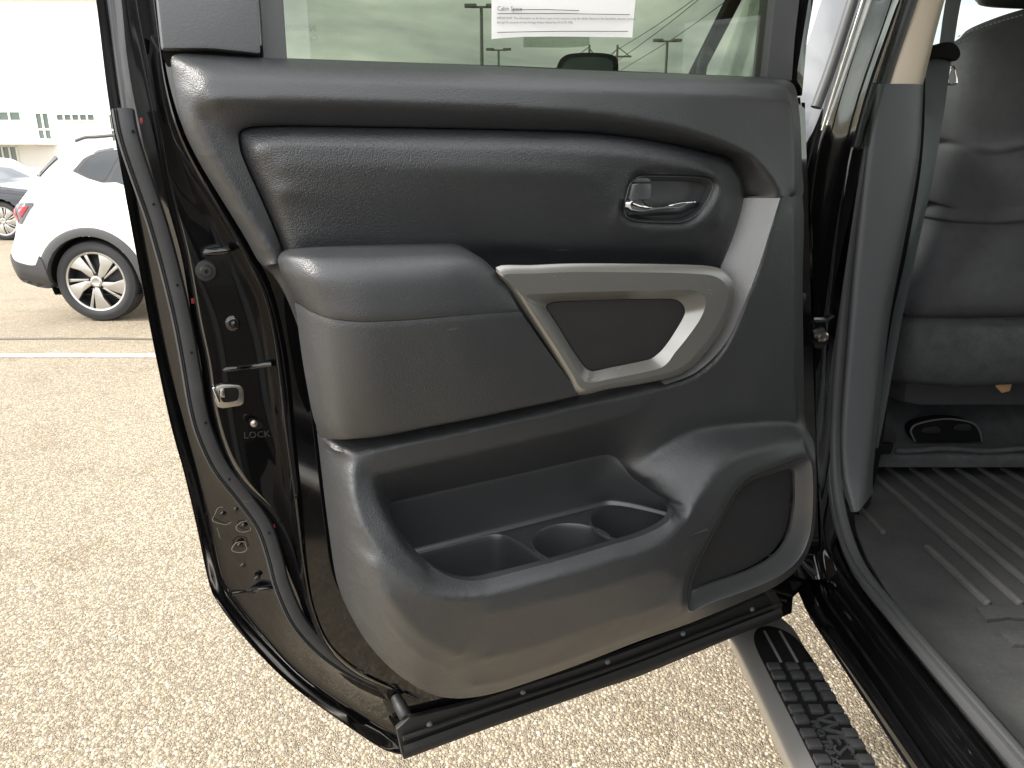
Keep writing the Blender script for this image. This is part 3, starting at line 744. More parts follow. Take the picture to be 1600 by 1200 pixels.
# --- lower trim: ledge, right panel, pocket front and speaker housing
B1 = [(1221,308,.058),(1206,360,.059),(1187,420,.060),(1163,480,.061),(1136,538,.062),(1105,575,.062),(1066,596,.062),(1000,612,.062),(900,634,.068),(800,656,.072),(690,680,.074),(600,698,.072),(556,707,.068),(533,708,.062),(518,702,.052),(508,688,.042)]
LI = [(600,790,.016),(612,785,.018),(700,765,.018),(800,743,.018),(900,720,.018),(935,712,.018),(950,711,.019),(962,715,.022),(973,727,.027),(987,745,.034),(1010,762,.050),(1035,779,.076),(1046,789,.096)]
RI = [(1051,800,.116),(1046,812,.118),(1034,822,.118),(1000,838,.118),(950,853,.118),(900,868,.118),(850,882,.118),(800,895,.118),(760,905,.117),(735,907.5,.116),(712,904,.113),(690,895,.108),(664,876,.096),(640,850,.080),(622,826,.058),(608,805,.034)]
SOo = [(1075,948,.106),(1075,920,.116),(1080,900,.118),(1090,874,.118),(1112,832,.116),(1136,790,.112),(1152,765,.109),(1164,752,.107),(1178,743,.105),(1210,731,.102),(1245,718,.099),(1258,714.5,.097),(1265,719,.096),(1269,735,.096),(1270,780,.096),(1266,830,.096),(1255,862,.096),(1238,884,.096),(1212,903,.095),(1170,921,.094),(1110,942,.097),(1086,953,.101),(1078,954,.104)]
outL = [(1168,307.5,.023),(1222,308,.058),(1254,308,.018),(1254,450,.018),(1256,600,.018),(1257,660,.022),(1264,676,.04),(1271,690,.062),(1274,720,.088),(1275,780,.090),(1271,835,.090),(1259,870,.088),(1240,895,.090),(1210,917,.086),(1160,940,.080),(1080,973,.072),(1000,1001,.066),(900,1040,.062),(800,1075,.060),(750,1088,.058),(705,1091,.054),(665,1081,.048),(620,1052,.038),(580,1012,.028),(550,965,.018),(530,915,.012),(518,840,.010),(508,760,.010),(500,690,.010),(488,600,.010),(474,530,.010),(452,470,.010),(430,432,.010),(410,414,.010),(425,414,.028),(440,413,.028),(520,436,.018),(800,436,.018),(1128,436,.018),(1150,370,.024)]
conL = [
    B1,
    [(1160,330,.026),(1146,375,.026),(1128,425,.026),(1128,470,.028),(1102,540,.030),(1052,577,.032),(990,592,.033),(900,606,.034),(750,636,.034),(600,664,.034),(520,672,.032),(495,660,.028)],
    [(1240,330,.054),(1241,450,.054),(1242,600,.052),(1244,655,.050)],
    [(1180,560,.058),(1190,640,.054),(1120,640,.055),(1040,660,.055)],
    [(505,700,.038),(496,640,.034),(484,570,.032),(468,510,.032),(446,455,.030)],
    [(1003,640,.062),(900,668,.066),(800,692,.068),(700,716,.069),(620,733,.069),(590,742,.069)],
    [(590,742,.066),(596,768,.048),(602,783,.030)],
    [(983,742,.040),(1006,722,.046),(1036,698,.050),(1075,677,.051),(1130,666,.050),(1200,661,.049),(1245,663,.046)],
    [(1056,793,.108),(1086,748,.100),(1114,716,.094),(1138,702,.090),(1165,695,.088),(1210,684,.083),(1252,676,.072)],
    [(1000,752,.052),(1030,725,.062),(1070,703,.067),(1120,686,.067),(1180,676,.064),(1240,670,.057)],
    [(552,722,.070),(546,748,.076),(550,785,.086),(567,830,.100),(600,872,.114),(640,908,.125),(690,931,.133),(740,931,.135),(800,918,.135),(850,905,.135),(950,877,.134),(1010,860,.133),(1045,843,.131),(1068,815,.126),(1105,757,.114),(1132,726,.106),(1165,709,.101),(1210,697,.095),(1258,686,.084)],
    [(574,738,.070),(583,768,.078),(598,800,.089),(622,838,.101),(650,870,.108),(666,885,.110)],
    [(513,720,.026),(520,800,.031),(532,870,.039),(547,925,.047),(573,980,.056),(612,1027,.063),(660,1060,.067),(705,1072,.071)],
    [(530,730,.050),(537,800,.064),(552,870,.081),(576,930,.094),(612,985,.104),(657,1028,.107),(705,1050,.103)],
    [(580,880,.112),(610,940,.123),(660,995,.125),(720,1025,.122)],
    [(760,960,.137),(850,940,.137),(950,915,.136),(1030,890,.133),(1056,900,.128)],
    [(760,1030,.116),(850,1005,.117),(950,972,.117),(1040,945,.116)],
    [(740,1074,.084),(800,1061,.086),(900,1027,.088),(1000,988,.090),(1080,958,.096)],
    [(1065,948,.112),(1066,918,.122),(1072,896,.124),(1083,868,.123),(1104,828,.120),(1128,786,.116),(1146,758,.112),(1162,744,.109),(1178,735,.107),(1212,723,.104),(1246,710,.100),(1262,708,.096)],
]
lower = moulded('pocket_panel', outL, conL, M['trim'], door, holes=[LI + RI, SOo], step=.0027, blur=4, skirt=.010)

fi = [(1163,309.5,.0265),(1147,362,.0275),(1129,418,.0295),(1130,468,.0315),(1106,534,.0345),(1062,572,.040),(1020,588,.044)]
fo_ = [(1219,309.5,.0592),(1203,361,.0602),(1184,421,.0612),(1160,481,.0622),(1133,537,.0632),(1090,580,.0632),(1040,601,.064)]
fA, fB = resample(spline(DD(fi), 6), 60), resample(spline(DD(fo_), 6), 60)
dpart('sheen_strip', loft([fA + (0, .004, 0), fA, fA*.5+fB*.5, fB, fB + (.0005, .004, 0)], 1), 'bevel_sheen', angle=50)  # added overlay on the bevel, its sunlit sheen painted in as lighter grey
# --- storage pocket behind the front wall: back wall, floor with bin and two cup holders
ZF = .937
def Fl(px, py):
    """pixel -> (along, inside) on the pocket floor"""
    d = ray(px, py); t = (ZF-EYE)/d[2]; X, Y = d[0]*t, d[1]*t
    return np.array((X*cA+(Y-DY0)*sA, -(-(Y-DY0)*cA + X*sA)))
liT = spline(DD(LI), 4)
ntop = 60
tp = resample(liT, ntop)
us = np.linspace(0, 1, ntop)
fold = np.array([(-.165 + (.205+.165)*t, -.000 if t < .84 else -.000-((t-.84)/.16)**1.6*.075, ZF+.001) for t in us])
midw = tp*.45 + fold*.55; midw[:, 1] += .004
bl = fold.copy(); bl[:, 2] += .006; bl[:, 1] += 0
dpart('pocket_wall', loft([tp + (0, .004, .004), tp, midw, bl, fold + (0, -.004, 0)], 5), 'smoothplastic', angle=75)
c2, r2 = np.array((.048, -.071)), .050
c3, r3 = np.array((.154, -.061)), .060
def ring2(c, r, n=40, ry=None): return [(c[0]+r*math.cos(2*math.pi*i/n), c[1]+(ry or r)*math.sin(2*math.pi*i/n)) for i in range(n)]
binr = spline(np.array([(-.168,-.012),(-.150,-.006),(-.08,-.006),(-.034,-.006),(-.020,-.014),(-.012,-.04),(-.006,-.09),(-.008,-.108),(-.03,-.112),(-.15,-.112),(-.170,-.09)]), 4, True)
flo = np.array([(-.19,.004),(.205,.004),(.225,-.04),(.225,-.126),(-.19,-.126)])
P, T, bd = cdt(resample(flo, 160, True), [binr, ring2(c2, r2), ring2(c3, r3)], .006)
dpart('pocket_floor', ([(p[0], p[1], ZF) for p in P], [tuple(t) for t in T]), 'smoothplastic')
def well(name, ring, depth, taper, lipr=.0022):
    ring = np.array(ring); c = ring.mean(0)
    cs = []
    for s, z in ((1.06, -.001), (1.045, .0018), (1.0, .0022), (.975, -.001), (.955, -.006), (.94-taper*.5, -depth*.6), (.94-taper, -depth), (.6, -depth-.001), (.02, -depth-.001)):
        cs.append(np.column_stack([c + (ring-c)*s, np.full(len(ring), ZF+z)]))
    dpart(name, loft(cs, 2, True), 'smoothplastic', angle=70)
well('pocket_bin', binr, .055, .05)
well('cup_holder', ring2(c2, r2), .06, .08)
well('cup_holder', ring2(c3, r3), .07, .08)
front = DD(RI); fb = front.copy(); fb[:, 1] += .008; fb[:, 2] = ZF-.002
dpart('pocket_inner_wall', loft([spline(front + (0, .001, 0), 4), spline(front + (0, .006, -.004), 4), spline(fb, 4)], 2), 'smoothplastic')

# --- speaker: recessed surround and cloth
SC = [(1081, 923, 0.0899), (1082, 912, 0.0899), (1087, 896, 0.0896), (1096, 872, 0.089), (1117, 832, 0.0878), (1140, 792, 0.0864), (1155, 768, 0.0855), (1167, 757, 0.0848), (1180, 749, 0.084), (1208, 740, 0.0823), (1230, 733, 0.081), (1237, 733, 0.0806), (1241, 738, 0.0803), (1242, 752, 0.0803), (1242, 785, 0.0803), (1236, 825, 0.0806), (1227, 848, 0.0812), (1213, 866, 0.082), (1194, 880, 0.0832), (1165, 894, 0.0849), (1120, 909, 0.0876), (1095, 918, 0.0891), (1084, 922, 0.0898)]
so = spline(DD(SOo), 4, True); sc_ = spline(DD(SC), 4, True)
dpart('speaker_surround', loft([so + (0, -.0005, 0), so*.96+sc_*.04, so*.12+sc_*.88, sc_, sc_ + (0, .004, 0)], 2, True, False), 'smoothplastic', angle=30)
P, T, bd = cdt(sc_[:, [0, 2]], [], .008)
at = lambda p: .0965
dd_ = seg_dist(P, sc_[:, [0, 2]])
dpart('speaker_grille', ([(p[0], -(.0905 - (p[0]-.23)*.075 + .003*min(1, q/.05) - .004), p[1]) for p, q in zip(P, dd_)], [tuple(t) for t in T]), 'cloth')

# --- bottom sealing strip with its rivets, bump stop
st = DD([(620,1140),(640,1122),(660,1118),(740,1098),(900,1046),(1000,1010),(1100,972),(1180,936),(1205,924),(1214,932),(1222,950),(1216,956),(1100,1003),(1000,1042),(900,1079),(760,1131),(629,1181)], -.002)
dpart('sealing_strip', prism(st, (0, .008, 0), .001), 'darkrubber')
ln = spline(DD([(630,1154),(760,1108),(900,1062),(1000,1027),(1100,988),(1218,944)], .003), 6)
dpart('strip_rib', tube(ln, .0032, 8, up=(0,-1,0)), 'darkrubber')
lip = spline(DD([(629,1166),(760,1119),(900,1071),(1000,1035),(1100,996),(1220,950)], .004), 6)
dpart('strip_lip', loft([lip, lip + (0, -.006, -.008), lip + (0, -.004, -.018), lip+(0, .004, -.018)], 2), 'darkrubber')
for x, y in ((671,1132),(817,1082),(949,1034),(1067,990),(1175,952)):
    dpart('rivet', lathe(D(x, y, -.0015), (0,-1,0), [(.0042,-.002),(.0042,.001),(.003,.003),(0,.0038)], 16), 'rivet')
dpart('strip_end', prism(DD([(1196,925),(1212,924),(1224,945),(1222,958),(1212,960),(1206,940)], .004), (0,.03,0), .004), 'darkrubber')
dpart('stop_plate', prism(spline(DD([(600,1092),(622,1088),(646,1090),(651,1108),(640,1120),(618,1124),(606,1112)], -.016), 2, True), (0,.006,0), .0015), 'paintclean')
p0 = D(620, 1092, -.012)
dpart('bump_stop', lathe(p0, np.array((.12,-.9,-.42)), [(.0075,-.004),(.0075,.004),(.0085,.006),(.0085,.024),(.007,.027),(.003,.027),(.0025,.024),(0,.024)], 20), 'darkrubber')
# ------------------------------------------------------------------ the truck's body: pillar, sill, cab, seat, step
def tpart(name, VF, m, parent=None, **kw): return obj(name, VF[0], VF[1], M[m], parent or truck, **kw)
def pc(c, Y=None, n=40):
    return resample(spline(np.array([PY(p[0], p[1], p[2] if len(p) > 2 else Y) for p in c]), 6), n)
# painted hinge pillar
pa = pc([(1470,-430,1.30),(1335,0,1.26),(1284,150,1.24),(1252,300,1.23),(1246,500,1.23),(1250,700,1.22),(1258,850,1.20),(1268,905,1.17)])
pb = pc([(1484,-430,1.28),(1349,0,1.235),(1296,160,1.22),(1266,300,1.215),(1258,500,1.215),(1262,700,1.21),(1270,850,1.19),(1282,905,1.16)])
pcn = pc([(1496,-430,1.30),(1362,0,1.25),(1308,170,1.235),(1280,300,1.23),(1272,500,1.23),(1274,700,1.225),(1282,850,1.20),(1296,910,1.16)])
pd = pc([(1535,-430,1.33),(1402,0,1.28),(1350,160,1.27),(1318,300,1.265),(1298,450,1.26),(1286,600,1.26),(1282,750,1.25),(1292,850,1.21),(1318,915,1.15)])
pe = pc([(1560,-430,1.40),(1425,0,1.36),(1372,160,1.35),(1340,300,1.345),(1318,450,1.34),(1306,600,1.34),(1302,750,1.32),(1312,850,1.26),(1340,915,1.18)])
tpart('hinge_pillar', loft([pa + (-.01, .12, 0), pa, pb, pcn, pd, pe], 4), 'paint')
# front door's rear window channel and bright strips running down the pillar
def strip(name, c, r, m, fl=1.0):
    P = pc(c, n=24); return tpart(name, sweep(P, circ(r, 10, r*fl), up=(0, -1, 0)), m)
strip('window_channel', [(1392,-200,1.24),(1332,0,1.21),(1300,100,1.205),(1275,168,1.20)], .0085, 'rubber')
strip('bright_strip', [(1410,-200,1.23),(1348,0,1.205),(1310,120,1.20),(1284,204,1.195)], .0022, 'steel')
strip('bright_strip', [(1424,-200,1.24),(1360,0,1.215),(1322,110,1.21),(1292,196,1.205)], .0022, 'steel')
# door check and hinge between door and pillar
q = [PY(x, y, 1.16) for x, y in ((1238,506),(1256,502),(1268,500),(1288,499),(1300,492))]
tpart('hinge_strap', sweep(spline(np.array(q), 4), [(-.008,-.002),(.008,-.002),(.008,.002),(-.008,.002)], up=(0,0,1)), 'chrome')
hp = PY(1284, 525, 1.18)
tpart('check_arm', prism([PY(x, y, 1.17) for x, y in ((1240,520),(1262,518),(1288,512),(1292,520),(1278,526),(1258,530),(1240,529))], (0,.012,0), .002), 'steel')
tpart('check_bolt', lathe(hp, (0,-1,0), [(.009,-.004),(.009,.006),(.006,.008),(.005,.005),(0,.005)], 18), 'steel')
tpart('hinge_leaf', prism([PY(x, y, 1.18) for x, y in ((1250,508),(1290,500),(1296,536),(1285,545),(1250,542))], (0,.02,0), .003), 'paintclean')
tpart('hinge_leaf', prism([PY(x, y, 1.14) for x, y in ((1246,868),(1270,878),(1278,900),(1258,906),(1240,900))], (0,.06,0), .003), 'paintclean')
tpart('wiring_boot', tube(spline(np.array([PY(x, y, Yq) for x, y, Yq in ((1240,300,1.12),(1252,330,1.16),(1258,380,1.19),(1253,440,1.17),(1246,470,1.13))]), 6), .011, 12, up=(0,-1,0)), 'darkrubber')

# body seal: one rubber strip down the pillar and along the sill
sl = [PY(*p) for p in ((1555,-430,1.335),(1420,0,1.335),(1377,130,1.335),(1346,260,1.335),(1323,400,1.335),(1310,540,1.335),(1302,660,1.325),(1303,745,1.295),(1315,820,1.235),(1342,888,1.150))]
for p in ((1400,964),(1480,1057),(1560,1149),(1640,1241),(1800,1425)): sl.append(PX(p[0], p[1], .603))
sl = resample(spline(np.array(sl), 10), 160)
tpart('body_seal', sweep(sl, [(-.012,-.006),(-.013,.002),(-.010,.008),(-.004,.011),(.001,.0105),(.003,.007),(.005,.0085),(.010,.008),(.013,.003),(.013,-.004),(.006,-.008)], up=np.array([(-.75,-.6,.25)]*100 + [(-.75+.75*i/20,-.6+.6*i/20,.25+.75*i/20) for i in range(20)] + [(0,0,1)]*40, float)), 'rubber')
# lower pillar cover, beige upper cover
L_ = pc([(1367,132,1.345),(1349,250,1.345),(1332,400,1.345),(1319,550,1.345),(1310,680,1.335),(1314,750,1.315),(1330,800,1.27)])
M1 = pc([(1374,131,1.315),(1357,250,1.315),(1341,400,1.315),(1328,550,1.315),(1318,680,1.31),(1321,750,1.295),(1334,800,1.26)])
M2 = pc([(1420,131,1.325),(1407,250,1.325),(1388,380,1.325),(1368,520,1.325),(1352,640,1.32),(1342,740,1.30),(1341,799,1.26)])
M3 = pc([(1440,132,1.345),(1432,250,1.345),(1408,370,1.345),(1382,500,1.345),(1366,640,1.335),(1356,740,1.32),(1352,786,1.29)])
M4 = pc([(1443,134,1.40),(1436,250,1.41),(1414,372,1.42),(1390,502,1.43),(1374,642,1.43),(1364,740,1.42),(1364,771,1.40)])
tpart('pillar_cover', loft([L_, M1, M2, M3, M4], 5), 'greytrim', angle=60)
tp_ = [PY(x, y, Y) for x, y, Y in ((1365,132,1.345),(1374,131,1.314),(1420,131,1.324),(1441,132,1.345),(1444,134,1.40))]
tpart('pillar_cover_ledge', loft([np.array(tp_), np.array(tp_)+(.004,.06,.0)], 1), 'greytrim')
tpart('pillar_core', prism([PY(x, y, 1.47) for x, y in ((1385,120),(1462,120),(1458,200),(1444,320),(1416,460),(1396,560),(1380,700),(1362,780),(1330,790),(1330,600),(1345,400))], (.0,.05,0), .004), 'black')
def beige(x, Y): return pc([(x+108*.9,-330,Y+.03),(x,0,Y+.01),(x-34,133,Y)], n=20)
tpart('beige_pillar_cover', loft([beige(1419,1.36), beige(1424,1.335), beige(1450,1.33), beige(1470,1.345), beige(1476,1.40)], 4), 'beige')
strip('pillar_gap', [(1500,-300,1.36),(1410,0,1.35),(1374,133,1.345)], .010, 'darkrubber')

# sill and rocker, run along the truck
prof = [(.62,.660),(.60,.690),(.588,.694),(.574,.692),(.563,.684),(.560,.676),(.557,.6735),(.5555,.667),(.552,.665),(.549,.668),(.546,.670),(.541,.669),(.539,.660),(.536,.656),(.532,.657),(.5295,.664),(.527,.6635),(.522,.655),(.519,.645),(.520,.634),(.528,.622),(.56,.60),(.64,.59)]
ys = [-1.2,-.4,.2,.6,.9,1.05,1.13,1.2,1.3]
A_ = [np.array([(x + (.02*max(0, y-1.13)/.17 if x < .56 else 0), y, z + (.05*(max(0, y-1.1)/.2)**2 if z > .66 else 0)) for x, z in prof]) for y in ys]
tpart('rocker_panel', loft(A_, 2), 'paint', angle=32)
# cab floor carpet, tunnel, bulkhead under the seat
tpart('cab_floor', box((1.5, 1.0, .66), (1.76, 2.6, .03)), 'carpet')
tpart('cab_wall', box((1.5, .02, 1.3), (1.96, .05, 1.3)), 'carpet')
tpart('bulkhead', box((1.3, 1.95, .95), (1.4, .04, .6)), 'black')
# roof, far side with its window openings, front: closes the cab so that light enters where glass is
tpart('roof', prism([(.66,.0,1.93),(2.30,.0,1.93),(2.28,2.15,1.93),(.70,2.15,1.93)], (0,0,.03), .02), 'paintclean')
tpart('headliner', box((1.48,1.08,1.915), (1.56,2.1,.02)), 'beige')
for y0, y1 in ((.0,.12),(1.22,1.34),(2.2,2.3)):
    tpart('cab_pillar', box((2.38,(y0+y1)/2,1.66), (.06,y1-y0,.55)), 'greytrim')
tpart('side_panel', box((2.42,1.15,1.0), (.10,2.4,.80)), 'paintclean')
tpart('side_window', box((2.40,1.15,1.66), (.006,2.3,.50)), 'clearglass')
tpart('roof_rail', prism([(.56,-.02,1.86),(.70,-.02,1.95),(.70,2.15,1.95),(.60,2.15,1.86)], (.06,0,.0), .0), 'paintclean')
cpil = [np.array([(.53,-.05,z0) for z0 in (.7,1.42)] + [(.60,-.05,1.9)]), np.array([(.53,.12,.7),(.53,.14,1.42),(.60,.20,1.9)]), np.array([(.62,.13,.7),(.62,.15,1.42),(.68,.21,1.9)])]
tpart('rear_pillar', loft(cpil, 1), 'paintclean')
tpart('bed_side', prism([(.53,-.06,.58),(.53,-.06,1.38),(.53,-2.3,1.38),(.53,-2.3,.58)], (.12,0,0), .03), 'paintclean')
tpart('underbody', box((1.5,.6,.50), (1.6,5.4,.20), .03), 'black')
# front door, its glass, front pillar, mirror, wing and bonnet
tpart('front_door', prism([(.53,1.27,.68),(.525,1.27,1.20),(.545,1.27,1.42),(.545,2.66,1.41),(.525,2.66,1.15),(.53,2.66,.68)], (.03,0,0), .008), 'paintclean')
tpart('front_door_trim', box((.60,2.05,1.05), (.06,1.0,.70), .02), 'trim')
fg = np.array([(.56,1.30,1.42),(.56,2.64,1.41),(.615,2.24,1.84),(.625,1.32,1.86)])
tpart('front_window', prism(fg + (.03,0,0), (.004,0,0)), 'clearglass')
pp = [PX(1086,118,.56), PX(1098,84,.57), PX(1122,40,.59), PX(1146,0,.61), PX(1200,-90,.64)]
tpart('front_pillar', sweep(np.array([pp[0]-(pp[3]-pp[0])*.8, pp[0], pp[3], pp[3]+(pp[3]-pp[0])*.35]), [(-.014,-.016),(.014,-.016),(.016,.016),(-.012,.018)], up=(-1,0,0)), 'black')
pp2 = [PX(1094,124,.545), PX(1099,95,.545), PX(1106,78,.55)]
tpart('mirror_base', sweep(spline(np.array(pp2), 4), circ(.022, 12, .014), up=(-1,0,0)), 'darkrubber')
mir = tpart('side_mirror', prism(spline(np.array([PY(x, y, 2.1) for x, y in ((868,150),(871,104),(876,92),(888,84.5),(915,82),(945,83),(960,87),(966,97),(966,118),(962,160),(955,240),(880,240))]), 4, True), (0,.09,0), .012), 'darkrubber')
WM[mir.name] = Matrix.Identity(4)
tpart('mirror_glass', prism(spline(np.array([PY(x, y, 2.096) for x, y in ((877,150),(878,108),(883,98),(893,91.5),(915,89),(942,90),(954,94),(958,102),(957,118),(953,160),(948,230),(887,230))]), 4, True), (0,-.002,0)), 'mirrorglass', mir)
tpart('mirror_arm', box((.42,2.16,1.33), (.26,.05,.06), .015), 'darkrubber')
tpart('bonnet', prism([(.58,2.75,1.28),(2.35,2.75,1.28),(2.25,4.1,1.20),(.70,4.1,1.20)], (0,0,-.25), .05), 'paintclean')
tpart('front_wing', prism([(.53,2.68,.70),(.53,2.68,1.28),(.56,4.1,1.18),(.56,4.1,.70)], (.1,0,0), .03), 'paintclean')
tpart('windscreen', prism([(.60,2.78,1.30),(2.34,2.78,1.30),(2.24,2.20,1.90),(.66,2.20,1.90)], (0,.004,.002)), 'clearglass')
tpart('dashboard', box((1.48,2.5,1.12), (1.6,.42,.30), .06), 'trim')
# steering wheel
sw = empty('steering_wheel', (1.02,1.98,1.16), parent=truck)
aw = np.array((0,-.86,.5))
u_, w_, a_ = frame_of(aw); c_ = np.array((1.02,1.98,1.18))
tpart('wheel_rim', tube([c_ + u_*.19*math.cos(t)+w_*.19*math.sin(t) for t in np.linspace(0,2*math.pi,40,endpoint=False)], .014, 8, up=tuple(aw), closed_path=True), 'trim', sw)
tpart('wheel_hub', lathe(c_, aw, [(.07,-.05),(.08,.0),(.05,.015),(0,.018)], 20), 'trim', sw)
for t in (0, math.pi, 1.5*math.pi):
    tpart('wheel_spoke', sweep([c_, c_+(u_*math.cos(t)+w_*math.sin(t))*.185], circ(.02,8,.008), up=tuple(aw)), 'trim', sw)

# ------------------------------------------------------------------ driver's seat seen from behind
seat = empty('driver_seat', (1.15,1.55,.70), parent=truck)
def row(c, n=60): return resample(spline(np.array([PY(*p) for p in c]), 8), n)
rows = [
    row([(1497,62,1.78),(1520,42,1.72),(1600,14,1.72),(1720,-6,1.72),(1860,-14,1.72),(2010,30,1.74)]),
    row([(1490,66,1.68),(1520,48,1.63),(1600,22,1.62),(1720,2,1.61),(1860,-6,1.61),(2015,34,1.68)]),
    row([(1437,90,1.650),(1477,90,1.62),(1518,70,1.575),(1600,46,1.565),(1720,30,1.555),(1860,22,1.56),(2020,60,1.66)]),
    row([(1426,150,1.630),(1466,150,1.60),(1512,148,1.55),(1600,140,1.54),(1720,130,1.53),(1860,125,1.54),(2020,140,1.64)]),
    row([(1418,212,1.630),(1458,212,1.60),(1508,217,1.552),(1560,220,1.545),(1600,214,1.54),(1740,205,1.535),(1860,200,1.54),(2020,210,1.64)]),
    row([(1416,224,1.640),(1456,224,1.61),(1506,229,1.562),(1556,234,1.556),(1600,226,1.552),(1740,216,1.545),(1860,210,1.55),(2020,220,1.65)]),
    row([(1414,236,1.630),(1454,236,1.60),(1504,241,1.550),(1556,245,1.542),(1600,238,1.538),(1740,228,1.532),(1860,222,1.54),(2020,230,1.64)]),
    row([(1403,310,1.620),(1443,310,1.59),(1492,321,1.535),(1560,323,1.525),(1600,321,1.52),(1740,318,1.515),(1860,315,1.52),(2020,310,1.62)]),
    row([(1401,318,1.630),(1441,318,1.60),(1490,327,1.545),(1560,329,1.535),(1600,327,1.53),(1740,324,1.525),(1860,321,1.53),(2020,318,1.63)]),
    row([(1399,336,1.620),(1439,336,1.59),(1488,343,1.530),(1560,346,1.520),(1600,343,1.515),(1740,340,1.51),(1860,337,1.52),(2020,330,1.62)]),
    row([(1398,342,1.630),(1438,342,1.60),(1487,349,1.542),(1560,352,1.532),(1600,349,1.527),(1740,346,1.522),(1860,343,1.53),(2020,336,1.63)]),
    row([(1383,420,1.600),(1423,420,1.57),(1470,420,1.515),(1560,420,1.50),(1600,418,1.50),(1740,415,1.495),(1860,412,1.50),(2020,400,1.60)]),
    row([(1365,486,1.590),(1405,486,1.56),(1450,488,1.505),(1560,487,1.49),(1600,486,1.485),(1740,482,1.48),(1860,480,1.49),(2020,470,1.58)]),
    row([(1365,496,1.630),(1405,496,1.60),(1450,498,1.56),(1560,497,1.55),(1600,496,1.55),(1740,492,1.54),(1860,490,1.54),(2020,480,1.60)]),
]
for k_i in (5, 8, 10): rows[k_i] = rows[k_i] - (0, .007, 0)
for k_i in (3, 4, 6, 7): rows[k_i][:, 1] = rows[k_i][:, 1]*.6 + rows[k_i][:, 1].mean()*.4
tpart('backrest', loft(rows, 4), 'seat', seat, angle=80)
# seat side seen past the belt
def stitch(y0):
    pts = resample(spline(np.array([PY(*p) for p in ((1497,58+y0,1.615),(1530,45+y0,1.60),(1600,24+y0,1.59),(1700,8+y0,1.58))]), 8), 60)
    out_ = []
    for i in range(0, 58, 2): out_.append(tube(pts[i:i+2], .0011, 5, up=(0,-1,0)))
    return merge(*out_)
tpart('stitching', stitch(-1), 'thread', seat); tpart('stitching', stitch(9), 'thread', seat)
hr = [row([(1522,-60,1.80),(1550,-60,1.68),(1700,-70,1.64),(1850,-60,1.68),(1880,-60,1.80)],40), row([(1518,-20,1.80),(1545,-14,1.68),(1700,-20,1.63),(1850,-20,1.68),(1890,-20,1.80)],40), row([(1524,2,1.80),(1548,11,1.70),(1700,14,1.66),(1850,8,1.70),(1885,0,1.80)],40), row([(1530,0,1.86),(1555,8,1.84),(1700,10,1.84),(1850,6,1.84),(1880,0,1.86)],40)]
hr.insert(0, row([(1525,-260,1.82),(1550,-270,1.72),(1700,-280,1.69),(1850,-270,1.72),(1875,-260,1.82)],40))
tpart('headrest', loft(hr, 5), 'headrest', seat, angle=80)
cp = [row([(1404,490,1.58),(1448,494,1.53),(1560,492,1.52),(1740,486,1.515),(1900,480,1.52)]), row([(1398,530,1.57),(1440,532,1.50),(1560,530,1.485),(1740,524,1.48),(1900,516,1.49)]),
      row([(1390,570,1.57),(1432,574,1.50),(1560,574,1.48),(1740,566,1.475),(1900,560,1.48)]), row([(1384,592,1.60),(1430,598,1.53),(1500,603,1.515),(1560,600,1.51),(1740,592,1.50),(1900,585,1.51)]), row([(1384,590,1.72),(1430,598,1.70),(1500,602,1.70),(1560,598,1.70),(1740,590,1.70),(1900,582,1.70)])]
tpart('carpet_back', loft(cp, 5), 'carpet', seat, angle=80)
tpart('cushion', box((1.16,1.86,.93), (.55,.5,.16), .05), 'seat', seat)
tpart('paper_tag', prism([PY(x, y, 1.55) for x, y in ((1556,604),(1566,593),(1584,592),(1578,611),(1566,614))], (0,.004,0), .001), 'tan', seat)
# under-seat duct and bracket on the raised carpet
hump = [np.array([PY(x, y, Y) for x in np.linspace(1360, 1900, 30)]) for y, Y in ((600,1.80),(640,1.74),(690,1.66),(704,1.60),(716,1.58),(730,1.58))]
tpart('footwell_carpet', loft(hump, 3), 'carpet')
bn = np.array([PY(x, 703+ (2*math.sin(x*.05)), 1.585) for x in np.linspace(1398, 1900, 40)])
tpart('carpet_edge', tube(bn, .006, 8), 'carpet')
arch = spline(np.array([PY(x, y, 1.64) for x, y in ((1430,690),(1423,674),(1430,664),(1455,657),(1482,654.5),(1510,658),(1524,664),(1531,675),(1535,690))]), 6)
duct = empty('air_duct', tuple(PY(1480,690,1.64)), parent=truck)
tpart('duct_mouth', prism(list(arch), (0,.03,0)), 'black', duct)
tpart('duct_lip', tube(arch, .0022, 8, up=(0,-1,0)), 'greytrim', duct)
for x0, x1, y in ((1440,1470,672),(1490,1518,668)):
    tpart('duct_slot', prism(spline(np.array([PY(a, b, 1.632) for a, b in ((x0,y),(x0+6,y-4),(x1-6,y-5),(x1,y),(x1-4,y+5),(x0+4,y+5))]), 3, True), (0,.004,0), .0008), 'darkrubber', duct)
tpart('seat_bracket', prism([PY(x, y, 1.50) for x, y in ((1366,652),(1394,668),(1402,676),(1402,690),(1392,692),(1366,692))], (0,.04,0), .004), 'darkrubber')
tpart('seat_bracket', prism([PY(x, y, 1.50) for x, y in ((1360,692),(1398,694),(1392,710),(1360,712))], (0,.04,0), .003), 'black')
tpart('anchor_bolt', lathe(PY(1358, 690, 1.44), (.3,-1,.1), [(.006,-.002),(.006,.003),(0,.004)], 12), 'steel')

